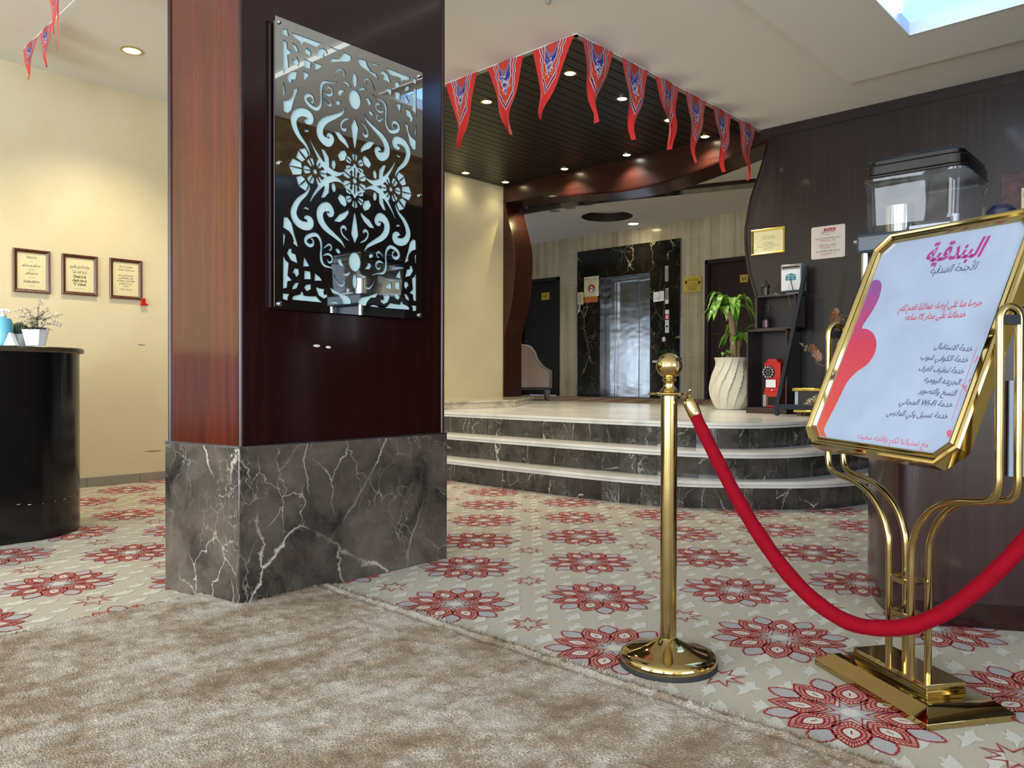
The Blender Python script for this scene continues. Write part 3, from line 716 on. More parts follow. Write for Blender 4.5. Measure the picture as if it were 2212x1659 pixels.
flower(0, 0, .066, rot=.52); flower(0, fh, .052, rot=.52); flower(0, -fh, .052, rot=.52)
for s_ in (1, -1):
    flower(fl_*s_, 0, .058, rot=0)
    for k, (da, ln) in enumerate(((.75, .105), (-.75, .105), (0.0, .12))):
        a = (math.pi if fl_*s_ < 0 else 0)+da
        for sg in (1, -1):
            mir.append([(fl_*s_+p*math.cos(a)-q_*sg*math.sin(a), p*math.sin(a)+q_*sg*math.cos(a)) for p, q_ in ((.062, .002), (.085, .0025), (ln*1.05, .0006), (ln*.9, .034), (.066, .024))])
pts = [(-HW, -HH), (HW, -HH), (HW, HH), (-HW, HH)]; faces = [[0, 1, 2, 3]]; holes = []
for poly in mir:
    poly = [(max(-HW+.012, min(HW-.012, u)), max(-HH+.012, min(HH-.012, v))) for u, v in poly]
    if sum(poly[i-1][0]*poly[i][1]-poly[i][0]*poly[i-1][1] for i in range(len(poly))) < 0: poly.reverse()
    holes.append((poly, min(p[0] for p in poly), max(p[0] for p in poly), min(p[1] for p in poly), max(p[1] for p in poly)))
    faces.append(list(range(len(pts), len(pts)+len(poly)))); pts += poly
vs, es, fs, ov, oe, of = delaunay_2d_cdt([Vector(p) for p in pts], [], faces, 0, 1e-5)
def in_hole(x, y):
    for poly, xa, xb, ya, yb in holes:
        if xa <= x <= xb and ya <= y <= yb:
            c = False
            for i in range(len(poly)):
                (x1, y1), (x2, y2) = poly[i-1], poly[i]
                if (y1 > y) != (y2 > y) and x < (x2-x1)*(y-y1)/(y2-y1)+x1: c = not c
            if c: return True
    return False
keep = [tuple(f) for f in fs if not in_hole(sum(vs[i].x for i in f)/len(f), sum(vs[i].y for i in f)/len(f))]
org = V(A.x, A.y, 0)+V(dface.x, dface.y, 0)*uc+nface*.02+V(0, 0, vc)
fm_ = fr(org, V(dface.x, dface.y, 0), (0, 0, 1))
mr = thing('decorative_mirror', 'fretwork mirror panel with scrolls and flowers screwed to the pillar', 'mirror', org)
mb = MB(); mb.add([fm_(v.x, v.y, .012) for v in vs], keep, 0)
ec = {}
for f in keep:
    for i in range(len(f)): e = (f[i], f[(i+1) % len(f)]); ec[e] = 1
rim = [e for e in ec if (e[1], e[0]) not in ec]
for a, b in rim: mb.add([fm_(vs[a].x, vs[a].y, .012), fm_(vs[a].x, vs[a].y, .0065), fm_(vs[b].x, vs[b].y, .0065), fm_(vs[b].x, vs[b].y, .012)], [(0, 1, 2, 3)], 1)
mb.build('mirror_plate', [M['mirror'], M['black']], mr, sharp=5)
k = MB(); k.prism([(-HW+.01, -HH+.01), (HW-.01, -HH+.01), (HW-.01, HH-.01), (-HW+.01, HH-.01)], -.012, .006, fn=fm_); k.build('backing_panel', M['aqua'], mr)
k = MB()
for u in (-HW+.018, HW-.018):
    for v in (-HH+.02, 0, HH-.02):
        k = MB(); k.tube([fm_(u, v, .012), fm_(u, v, .02), fm_(u, v, .022)], [.009, .009, .005], 12); k.build('screw', M['chrome'], mr)

# ================================================================== RUG
t = NT('rug_pile'); co = t.co(); n1 = t.noise(co, 2.6, 4, .6, .3); n2 = t.noise(t.co((18, 34, 1)), 6, 3, .7); n3 = t.noise(t.co(), 190, 2, .6); n4 = t.noise(t.co((3.2, 6.5, 1)), 1.4, 5, .65, .3)
f_ = t.math('ADD', t.math('MULTIPLY', n1, .5), t.math('MULTIPLY', n4, .6)); f_ = t.math('ADD', f_, t.math('MULTIPLY', n2, .22)); f_ = t.math('ADD', f_, t.math('MULTIPLY', n3, .5))
col = t.ramp(f_, [(.68, lin((144, 114, 84))), (.86, lin((188, 160, 128))), (1.05, lin((244, 232, 216)))])
M['rug'] = t.fin(col, .9, bump=t.math('ADD', t.math('MULTIPLY', n3, .9), n2), bs=1., bd=.03, Sheen_Weight=.2, Sheen_Roughness=.5, Sheen_Tint=(1, .95, .88, 1))
mb = MB(); stp = .0125; X0, X1, Y0, Y1 = -1.0, 1.88, -.45, 3.07
nx, ny = int((X1-X0)/stp), int((Y1-Y0)/stp)
def rz(x, y):
    e = min(X1-x, 3.07-y); z = .017
    z += .006*mnoise.noise(V(x*3.2, y*5.5, 0))+.006*mnoise.noise(V(x*22, y*34, 3))+.0045*mnoise.noise(V(x*70, y*70, 7))
    z -= .010*math.exp(-((X1-x-.045)/.010)**2)
    return max(.004, z*(min(1, max(0, e+.004)/.014))**.5)
def inp(x, y): # notch round the pillar foot
    return y > 2.815 and x > 1.39 + (3.32-y)*.17 - .012
idx = {}
for i in range(nx+1):
    for j in range(ny+1):
        x, y = X0+(X1-X0)*i/nx, Y0+(Y1-Y0)*j/ny
        x += .003*mnoise.noise(V(x*40, y*40, 1)); y += .003*mnoise.noise(V(x*40, y*40, 9))
        idx[i, j] = len(mb.v); mb.v.append(V(x, y, rz(x, y)))
for i in range(nx):
    for j in range(ny):
        v = mb.v[idx[i, j]]
        if inp(v.x, v.y): continue
        mb.f.append([idx[i, j], idx[i+1, j], idx[i+1, j+1], idx[i, j+1]]); mb.m.append(0)
rnd = random.Random(3)
def fringe(a, b, d, n):
    for k in range(n):
        t_ = rnd.random(); p = V(*a, .006).lerp(V(*b, .006), t_)+V(rnd.uniform(-.008, .008), rnd.uniform(-.008, .008), 0)
        tip = p+V(d[0]*rnd.uniform(.004, .022), d[1]*rnd.uniform(.004, .022), rnd.uniform(.004, .018))+V(rnd.uniform(-.008, .008), rnd.uniform(-.008, .008), 0)
        s = V(rnd.uniform(-1, 1), rnd.uniform(-1, 1), .3).normalized()*.0028
        mb.add([p-s, p+s, tip], [(0, 1, 2)])
fringe((1.878, .3), (1.878, 2.84), (1, 0), 1500); fringe((-.5, 3.068), (1.43, 3.068), (0, 1), 900)
fringe((1.47, 2.81), (1.87, 2.825), (0, 1), 420); fringe((1.46, 2.82), (1.42, 3.06), (1, .1), 260)
mb.box((-3.8, -3.5, 0), (X0, 3.07, .015)); mb.box((X0, -3.5, 0), (X1, Y0, .015))
tag(mb.build('rug', M['rug'], origin=(0, 0, 0)), 'thick beige mottled pile rug filling the foreground floor', 'rug')
# ================================================================== STANCHIONS AND ROPE
sp = V(2.104, 1.295, 0)
def stanchion(loc, label):
    st = thing('stanchion', label, 'rope post', loc, 'brass rope posts')
    MB().lathe([(.1515, 0), (.1515, .014), (.148, .016)], loc, 48).build('rubber_foot', M['rubber'], st)
    MB().lathe([(.149, .015), (.150, .022), (.147, .034), (.139, .041), (.118, .047), (.09, .054), (.062, .0635), (.043, .073), (.031, .081), (.026, .086)], loc, 64).build('base', M['brass'], st)
    MB().lathe([(.0255, .08), (.0255, .846)], loc, 40).build('pole', M['brass_tube'], st)
    k = MB(); k.lathe([(.026, .842), (.047, .846), (.048, .849), (.047, .852), (.026, .856)], loc, 40)
    d = V(RT.x, RT.y, 0).normalized()
    for s_ in (1, -1):
        p = Vector(loc)+d*(.052*s_)+V(0, 0, .849); q = d.cross(V(0, 0, 1))
        k.tube([p+(d*math.cos(a)+q*math.sin(a))*.012 for a in [i*math.pi/6 for i in range(12)]], .0032, 6, closed=True)
    k.build('collar_ring', M['brass'], st)
    MB().lathe([(.026, .854), (.030, .858), (.026, .864), (.018, .872), (.0165, .882), (.019, .889), (.024, .893), (.019, .897), (.018, .9)], loc, 40).build('neck', M['brass'], st)
    MB().ball(Vector(loc)+V(0, 0, .937), .0405, seg=40).build('ball_finial', M['brass'], st)
    return st
st1 = stanchion(sp, 'polished brass rope post with ball top standing beside the rug edge')
d0, l0 = sp.dot(FW), sp.dot(RT)
def DL(d, l, z): p = V(FW.x, FW.y, 0).normalized()*d+V(RT.x, RT.y, 0)*l; return V(p.x, p.y, z)
endp = DL(1.845, 1.52, 0)
dup(st1, endp+(endp-sp).normalized()*.06, 'second brass rope post, holding the far right end of the red rope')
rp = thing('rope', 'red velvet barrier rope with brass ends sagging in front of the sign stand', 'rope', (DL(2.1, 1.0, 0).x, DL(2.1, 1.0, 0).y, .25))
pdir = (endp-sp).normalized(); pn = V(pdir.y, -pdir.x, 0)
pp = [Pn(x, y, sp, pn) for x, y in ((1499, 890), (1515, 925), (1545, 985), (1590, 1072), (1640, 1155), (1700, 1237), (1765, 1302), (1835, 1345), (1905, 1357), (1975, 1350), (2050, 1317), (2115, 1268), (2170, 1217), (2212, 1172), (2260, 1112), (2320, 1030), (2365, 955))]
pp = [V(*p) for p in smooth([tuple(p) for p in pp], 5)]
n_ = len(pp); MB().tube(pp, [.0185+.0035*min(1, i/(n_*.3))+.0006*math.sin(i*1.3) for i in range(n_)], 20).build('velvet_cord', M['velvet'], rp)
def cap_end(p, d, ring):
    k = MB(); ax = d.normalized()
    def L(prof):
        pts = [p+ax*z for r, z in prof]; k.tube(pts, [max(r, .0008) for r, z in prof], 20)
    L([(.0195, .012), (.0205, .008), (.0205, -.004), (.0205, -.03), (.0195, -.036), (.014, -.044), (.008, -.048), (.006, -.05)])
    k.build('end_cap', M['brass'], rp)
    k = MB(); c = p-ax*.05
    mid = c.lerp(ring, .5)
    k.tube([V(*q) for q in smooth([tuple(c), tuple(mid+V(.004, 0, -.01)), tuple(ring+V(0, 0, -.012)), tuple(ring+V(0, 0, .012)), tuple(ring-ax*.004+pdir*.004+V(0, 0, .004)), tuple(mid+V(0, 0, .01)), tuple(c)], 5)], .0032, 8)
    k.build('snap_hook', M['brass'], rp)
dr = V(RT.x, RT.y, 0).normalized()
cap_end(pp[0], pp[1]-pp[0], sp+dr*.064+V(0, 0, .849)); q2 = endp+(endp-sp).normalized()*.06
cap_end(pp[-1], pp[-2]-pp[-1], q2-dr*.064+V(0, 0, .849))

# ================================================================== SIGN STAND
h = V(-.559, -.829, 0).normalized(); nn = V(h.y, -h.x, 0)
bc = V(2.4015, .6875, 0)
es_ = thing('sign_stand', 'brass swivel floor sign with white sheet of Arabic writing, beside the counter', 'sign', bc)
f = fr(bc, h, -nn)      # u along the long side, v away from the camera, w up
k = MB(); k.prism([(-.237, -.137), (.237, -.137), (.237, .137), (-.237, .137)], 0, .018, fn=f)
o1 = [(-.237, -.137), (.237, -.137), (.237, .137), (-.237, .137)]; o2 = [(-.195, -.10), (.195, -.10), (.195, .10), (-.195, .10)]
k.add([f(*p, .018) for p in o1]+[f(*p, .046) for p in o2], [(i, (i+1) % 4, 4+(i+1) % 4, 4+i) for i in range(4)]+[(4, 5, 6, 7)])
k.build('base', M['brass'], es_, bevel=.0015)
k = MB(); k.prism([(-.150, -.062), (.150, -.062), (.150, .062), (-.150, .062)], .046, .060, fn=f)
k.prism([(-.150, -.062), (.150, -.062), (.150, .062), (-.150, .062)], .0635, .078, fn=f); k.prism([(-.147, -.059), (.147, -.059), (.147, .059), (-.147, .059)], .06, .0635, fn=f)
k.build('base_block', M['brass'], es_, bevel=.001)
PL = [(.005, .06), (.004, .396), (-.006, .469), (-.034, .521), (-.085, .564), (-.15, .588), (-.225, .598), (-.262, .612), (-.276, .642), (-.277, .70)]
aL, aC = -.277, .048
p1o = (V(2.333, .718, 0)-bc).dot(h); v1o = (V(2.333, .718, 0)-bc).dot(-nn)
SYM = aC+p1o
def arm(side):
    k = MB(); ztop = 1.062; gap = .0275
    def path(vo):
        pts = []
        for a, z in PL+[(aL, .85), (aL, ztop-.02)]:
            u = (a+p1o) if side < 0 else (2*SYM-(a+p1o)); pts.append((u, vo, max(z, .078)))
        return pts
    A_ = smooth(path(v1o), 5); B_ = smooth(path(v1o+2*gap), 5)
    uT = A_[-1][0]; loop = [(uT, v1o+gap-gap*math.cos(a), ztop-.02+gap*math.sin(a)) for a in [i*math.pi/8 for i in range(1, 8)]]
    k.tube([f(*p) for p in A_+loop+B_[::-1]], .0098, 14)
    k.build('arm', M['brass_tube'], es_)
    k = MB(); k.box((uT-.009, v1o+.004, ztop-.035), (uT+.009, v1o+2*gap-.004, ztop-.012))
    k.v = [f(*v) for v in k.v]; k.build('pivot_block', M['black_matt'], es_)
arm(-1); arm(1)
k = MB()
ua, ub = p1o, 2*SYM-p1o
for z in (.33, .235):
    k = MB()
    for va in (v1o, v1o+.055): k.box((ua-.004, va-.003, z), (ub+.004, va+.003, z+.014))
    for u_ in (ua, ub): k.box((u_-.003, v1o, z+.006), (u_+.003, v1o+.055, z+.014))
    k.v = [f(*v) for v in k.v]; k.build('spacer_bar', M['brass_dull'], es_)
T_, ro, hd = .411, -.029, .110; SW, SH = .55, .716
hh = V(h.x*math.cos(hd)-h.y*math.sin(hd), h.x*math.sin(hd)+h.y*math.cos(hd), 0); hn = V(hh.y, -hh.x, 0)
sc_ = V(2.333, .718, 0)+h*.036-nn*.037; sc_.z = 1.018
uu = -hn*math.sin(T_)+V(0, 0, 1)*math.cos(T_); hx = hh*math.cos(ro)+uu*math.sin(ro); uy = uu*math.cos(ro)-hh*math.sin(ro); sn = hx.cross(uy)
fs_ = fr(sc_, hx, uy)
def octo(ins, ch=.052):
    a, b = SW/2-ins, SH/2-ins; c = ch-ins*.586
    return [(-a+c, -b), (a-c, -b), (a, -b+c), (a, b-c), (a-c, b), (-a+c, b), (-a, b-c), (-a, -b+c)]
prof = [(.006, -.045), (0, -.04), (0, -.004), (.003, .002), (.009, .004), (.014, .001), (.019, -.004), (.022, -.004), (.027, .002), (.030, .002), (.034, -.008), (.034, -.02), (.006, -.045)]
k = MB()
rings = [[fs_(u, v, w_) for u, v in octo(i_)] for i_, w_ in prof]
for r1, r2 in zip(rings, rings[1:]): k.add(r1+r2, [(i, (i+1) % 8, 8+(i+1) % 8, 8+i) for i in range(8)])
k.build('sign_frame', M['brass'], es_, sharp=15)
k = MB(); k.prism(octo(.012), -.043, -.022, fn=fs_); k.build('back_board', M['black_matt'], es_)
k = MB(); k.prism(octo(.0335), -.02, -.010, fn=fs_, cap=(1, 1))
sheet = k.build('sign_sheet', M['acrylic'], es_)
def onS(X, Y):
    p = Pn(1720+X/2.2418, 300+Y/2.2418, sc_-sn*.0095, sn)-sc_; return (p.dot(hx), p.dot(uy))
t = NT('blob_gradient'); z_ = t.n('SeparateXYZ', i_0=t.n('TexCoord').outputs['Object']).outputs[2]
M['blob'] = t.fin(t.ramp(t.math('DIVIDE', t.math('SUBTRACT', z_, .62), .62), [(.02, lin((190, 66, 82))), (.10, lin((194, 100, 66))), (.3, lin((190, 70, 62))), (.62, lin((178, 56, 78))), (.9, lin((126, 74, 132)))]), .3, Coat_Weight=.2, Coat_Roughness=.05)
bl = [(405, 550), (408, 600)]
bp = [(352, 692), (385, 682), (408, 692), (412, 722), (400, 770), (370, 830), (340, 875), (318, 915), (345, 922), (375, 945), (388, 990), (378, 1040), (345, 1090), (290, 1130), (245, 1180), (210, 1250), (185, 1300), (160, 1350), (140, 1390), (134, 1412), (145, 1437), (160, 1455)]
q = smooth([onS(*p) for p in bp], 4); xe = -SW/2+.036
q = [p for p in q]; ch_ = octo(.036)
q = q+[(ch_[0][0], ch_[0][1]), (ch_[7][0], ch_[7][1]), (xe, q[0][1]-.01)]
k = MB(); k.prism([(max(p[0], xe), max(p[1], -SH/2+.036)) for p in q], -.0101, -.0096, fn=fs_); k.build('print_shape', M['blob'], sheet)
k = MB(); Lw = lambda u, v: fs_(u, v, -.0094)
def line(s, R_px, L_px, hpx, mi, bold=.008, shear=.22):
    a, b = onS(*R_px), onS(*L_px); t_ = onS(R_px[0], R_px[1]-hpx); hgt = t_[1]-a[1]
    d = Vector((a[0]-b[0], a[1]-b[1])); ang = math.atan2(d.y, d.x); ca, sa = math.cos(ang), math.sin(ang)
    fn = lambda u, v: fs_(a[0]+u*ca-v*sa, a[1]+u*sa+v*ca, -.0094)
    write(k, s, fn, 0, 0, hgt/.72, 'r', mi, bold, shear, width=d.length)
line('البندقية', (905, 565), (622, 595), 88, 0, .03)
line('للأجنحة الفندقية', (872, 632), (646, 655), 38, 1)
line('حرصا منا على إرضاء عملائنا نقدم لكم', (895, 806), (495, 834), 34, 2)
line('خدماتنا على مدار ٢٤ ساعه', (817, 862), (525, 878), 32, 2)
for s_, r_, l_ in (('خدمة الاستقبال', (848, 1030), 668), ('خدمة الكوفي شوب', (828, 1083), 600), ('خدمة تنظيف الغرف', (808, 1138), 592), ('الجريده اليوميه', (792, 1192), 617), ('النسخ والتصوير', (773, 1245), 590), ('خدمة Wi-Fi المجاني', (754, 1300), 498), ('خدمة غسيل وكي الملابس', (730, 1355), 436)):
    line(s_, r_, (l_, r_[1]-12-(r_[0]-l_)*.02), 30, 1, .01)
line('مع تمنياتنا لكم بإقامه سعيده', (636, 1494), (292, 1450), 30, 3, .004, 0)
k.ribbon([onS(876, 1008), onS(752, 1360)], .0012, Lw, mi=3)
for s_ in ([(880, 1050), (872, 1066), (862, 1085)], [(845, 1160), (838, 1175)], [(800, 1190), (812, 1200), (822, 1222)], [(806, 1204), (826, 1196)]): k.ribbon([onS(*p) for p in s_], .003, Lw, mi=3)
k.poly([Lw(*onS(*p)) for p in ((728, 1418), (742, 1408), (752, 1412), (750, 1432), (738, 1448), (730, 1440))], 3)
k.build('lettering', [M['ink_mag'], M['ink_blue'], M['ink_red'], M['ink_pink']], sheet)

# ================================================================== FRONT COUNTER, RIGHT
cp = smooth([(4.2, 1.17), (3.7, 1.165), (3.46, 1.14), (3.30, 1.09), (3.15, 1.005), (3.07, .925), (3.045, .865), (3.07, .80), (3.225, .54), (3.6, -.1), (3.9, -.58)], 5)+[(4.7, -.58)]
ct = thing('reception_counter', 'dark red-brown curved wooden reception counter behind the brass sign', 'counter', (3.9, .2, 0))
MB().prism([(p[0]+.03, p[1]-.01) for p in cp], 0, .10).build('plinth', M['wood_dark'], ct)
MB().prism(cp, .095, 1.11).build('front_panel', M['wood_counter'], ct)
o_ = offset(cp[:-1], -.05); o_ = o_ if o_[20][0] < cp[20][0] else offset(cp[:-1], .05)
MB().prism(o_[:-1]+[(3.86, -.58), (4.75, -.58)], 1.11, 1.15).build('worktop', M['black'], ct, bevel=.006)
# poster hung on the counter front
A2, B2 = V(3.07, .80, 0), V(3.6, -.1, 0); dc = (B2-A2).normalized(); ncn = V(dc.y, -dc.x, 0)
if ncn.dot(CAM-A2) < 0: ncn = -ncn
mo2 = A2+ncn*.02
def onC(x, y): p = Pn(x, y, mo2, ncn)-mo2; return (p.dot(dc), p.z)
pa = onC(2181, 822); pb = onC(2200, 1030)
po = thing('counter_poster', 'white poster with orange print fixed to the counter at right frame edge', 'poster', mo2+dc*(pa[0]+.15)+V(0, 0, pb[1]))
fc = fr(mo2, dc, (0, 0, 1)); k = MB(); wsg = 1 if dc.cross(V(0, 0, 1)).dot(ncn) > 0 else -1
k.prism([(pa[0], pb[1]), (pa[0]+.3, pb[1]), (pa[0]+.3, pa[1]), (pa[0], pa[1])], -.012*wsg, 0, fn=fc); k.build('sheet', M['acrylic'], po)
k = MB(); zc_ = (pa[1]+pb[1])/2+.02
k.poly([fc(pa[0]+.15+.12*math.cos(a)*(1 if abs(math.sin(a)) < .8 else .9), zc_+.09*math.sin(a), .001*wsg) for a in [i*math.pi/12 for i in range(24)]]); k.build('print', M['orange_lbl'], po)
k = MB()
q = fc(pa[0]+.024, pb[1]+.024); k.tube([q, q+ncn*.006], .006, 10); k.build('screw', M['chrome'], po)

# machine with clear hopper
hy0, hy1 = .77, 1.145; hx0, hx1 = 3.36, 3.79
mc = thing('coffee_machine', 'dark grey machine with clear hopper and black lid on the counter', 'machine', (3.58, .96, 1.15))
k = MB(); k.box((3.40, .80, 1.15), (3.80, 1.12, 1.42)); k.build('body', M['navy'], mc, bevel=.01)
k = MB(); k.box((3.345, .765, 1.418), (3.80, 1.165, 1.496)); k.build('top_housing', M['navy'], mc, bevel=.012)
for y in (1.135, .80): k = MB(); k.tube([(3.372, y, 1.15), (3.372, y, 1.42)], .017, 16); k.build('steel_column', M['chrome'], mc)
k = MB(); k.tube([(3.37, 1.16, 1.47), (3.37, 1.18, 1.47)], .009, 10); k.build('side_knob', M['chrome'], mc)
cx_, cy_ = (hx0+hx1)/2, (hy0+hy1)/2
k = MB(); secs = [(.93, 1.498), (.955, 1.51), (.97, 1.55), (.985, 1.62), (1.0, 1.695), (1.03, 1.71), (1.03, 1.722)]
base = rr(hx1-hx0, hy1-hy0, .05, 6); nb = len(base)
for s_, z in secs: k.v += [V(cx_+p[0]*s_, cy_+p[1]*s_, z) for p in base]
for i in range(len(secs)-1):
    for j in range(nb): k.f.append([i*nb+j, i*nb+(j+1) % nb, (i+1)*nb+(j+1) % nb, (i+1)*nb+j]); k.m.append(0)
k.f.append(list(reversed(range(nb)))); k.m.append(0)
hop = k.build('hopper', M['clear'], mc)
k = MB()
for s_, z0_, z1_ in ((1.02, 1.722, 1.735), (1.0, 1.735, 1.775), (.96, 1.775, 1.797)): k.prism([(cx_+p[0]*s_, cy_+p[1]*s_) for p in base], z0_, z1_)
k.prism([(cx_+p[0]*.9-.0, cy_+p[1]*.9) for p in base], 1.797, 1.805); k.build('lid', M['black'], hop, bevel=.006)
k = MB(); k.lathe([(.056, 1.503), (.056, 1.615), (.0, 1.615)], (3.47, 1.03, 0), 28); k.build('steel_canister', M['chrome'], hop)
k = MB(); k.lathe([(.02, 1.503), (.02, 1.56), (0, 1.56)], (3.5, .83, 0), 14); k.box((3.42, .83, 1.503), (3.62, .98, 1.52)); k.build('grinder_fitting', M['silver_plastic'], hop)
gq = Pd(2163, 444, 3.05); gr = thing('coffee_grinder', 'dark blue appliance top just showing above the gold sign frame', 'appliance', (gq.x, gq.y, 1.15))
k = MB(); k.lathe([(.07, 1.15), (.07, 1.45), (.055, 1.5), (.05, gq.z-.02), (.03, gq.z), (0, gq.z)], (gq.x, gq.y, 0), 20); k.build('body', plain('navy_plastic', (30, 34, 62), .3), gr)
k = MB(); k.tube([(gq.x+.02, gq.y-.05, 1.5), (gq.x+.03, gq.y-.12, 1.5)], .012, 10); k.build('handle', M['black_matt'], gr)
# ================================================================== LAMPS
dl_spots = [(4.80, 3.87, 'warm'), (4.80, 4.80, 'warm'), (5.54, 3.89, 'cool'), (6.30, 3.89, 'warm'), (6.97, 3.89, 'warm'), (6.30, 6.65, 'warm'), (6.95, 5.68, 'warm'), (6.97, 4.83, 'cool'), (6.93, 6.60, 'warm')]
names = ['warm downlight nearest the ceiling corner, above the third pennant', 'warm downlight between first and second pennants left of the ceiling corner', 'white downlight right beside the fifth pennant', 'warm downlight seen through the sixth pennant row', 'warm downlight left of the eighth pennant by the portal beam', 'warm downlight at the far left over the cream wall', 'warm downlight low in the middle beside the curved beam', 'white downlight beside the curved beam, right of the middle one', 'small warm downlight in the far left corner above the curved jamb']
WARM, COOL = (1, .86, .60), (1, .94, .82)
def downlight(x, y, z, label, kind, power, r=.045, group='downlights in the dark slatted ceiling'):
    t_ = thing('downlight', label, 'light', (x, y, z), group)
    k = MB(); k.lathe([(r+.012, 0), (r+.012, -.006), (r, -.008), (r-.004, -.002), (r-.006, 0)], (x, y, z), 24); k.build('trim_ring', M['gold'] if kind == 'warm' else M['chrome'], t_)
    k = MB(); k.lathe([(0, -.0045), (r-.006, -.0045), (r-.006, -.001), (0, -.001)], (x, y, z), 20); k.build('bulb', M['lamp_warm' if kind == 'warm' else 'lamp_cool'], t_)
    spot('downlight_beam', (x, y, z-.02), power, WARM if kind == 'warm' else COOL, 120, .8)
for (x, y, kd), lb in zip(dl_spots, names): downlight(x, y, ZC+.028, lb, kd, 30 if y < 6.4 else 2.5)
q = Pz(285, 109, ZC); downlight(q.x, q.y, ZC, 'round warm downlight in the white ceiling at left, lighting the cream wall', 'warm', 62, .062, None)
q = Pz(1368, 483, ZL); downlight(q.x, q.y, ZL, 'round warm downlight in the lobby ceiling above the lift', 'warm', 20, .085, None)
for i, (x, y) in enumerate(((1198, 455.5), (1231, 448.5), (1269, 441.5))):
    q = Pz(x, y, ZL); t_ = thing('unlit_downlight', ['unlit round downlight in lobby ceiling, nearest the left jamb', 'unlit round downlight in lobby ceiling, middle of three in a row', 'unlit round downlight in lobby ceiling, third from the left jamb'][i], 'light', q, 'unlit downlights in the lobby ceiling')
    k = MB(); k.lathe([(0, -.006), (.075, -.006), (.085, 0)], q, 24); k.build('cover', M['tile_grey'], t_)
q = Pz(1267, 459, ZL+.13); t_ = thing('smoke_detector', 'small white round detector in the circular ceiling recess above the lift', 'detector', (9.20, 7.05, ZL+.13))
k = MB(); k.lathe([(0, -.06), (.05, -.055), (.075, -.02), (.075, 0)], (9.20, 7.05, ZL+.13), 24); k.build('housing', M['ceramic'], t_)
q = V(7.28, 6.55, 3.02); t_ = thing('jamb_spotlight', 'small spotlight at the top of the curved left jamb lighting its inner face', 'light', q)
k = MB(); k.lathe([(.03, 0), (.03, .03), (0, .03)], q, 14); k.build('can', M['black_matt'], t_)
spot('jamb_beam', q+V(0.05, -.06, -.01), 7, (1, .85, .4), 130, .5, .01, (.1, .5, -1))
q = Pz(1184, 0, ZC); t_ = thing('ceiling_sensor', 'tiny dark sensor on white ceiling at top edge of the photo', 'sensor', q)
k = MB(); k.lathe([(0, -.03), (.016, -.02), (.02, 0)], q, 14); k.build('housing', M['tile_grey'], t_)
# the other lobby and hall lamps that stand outside the frame
for x, y, p in ((9.0, 8.9, 7), (9.0, 4.6, 8), (-1.4, 5.9, 38), (4.0, 5.7, 26), (.6, 5.9, 45)): spot('hall_lamp', (x, y, 3.2), p, WARM, 125, .8)

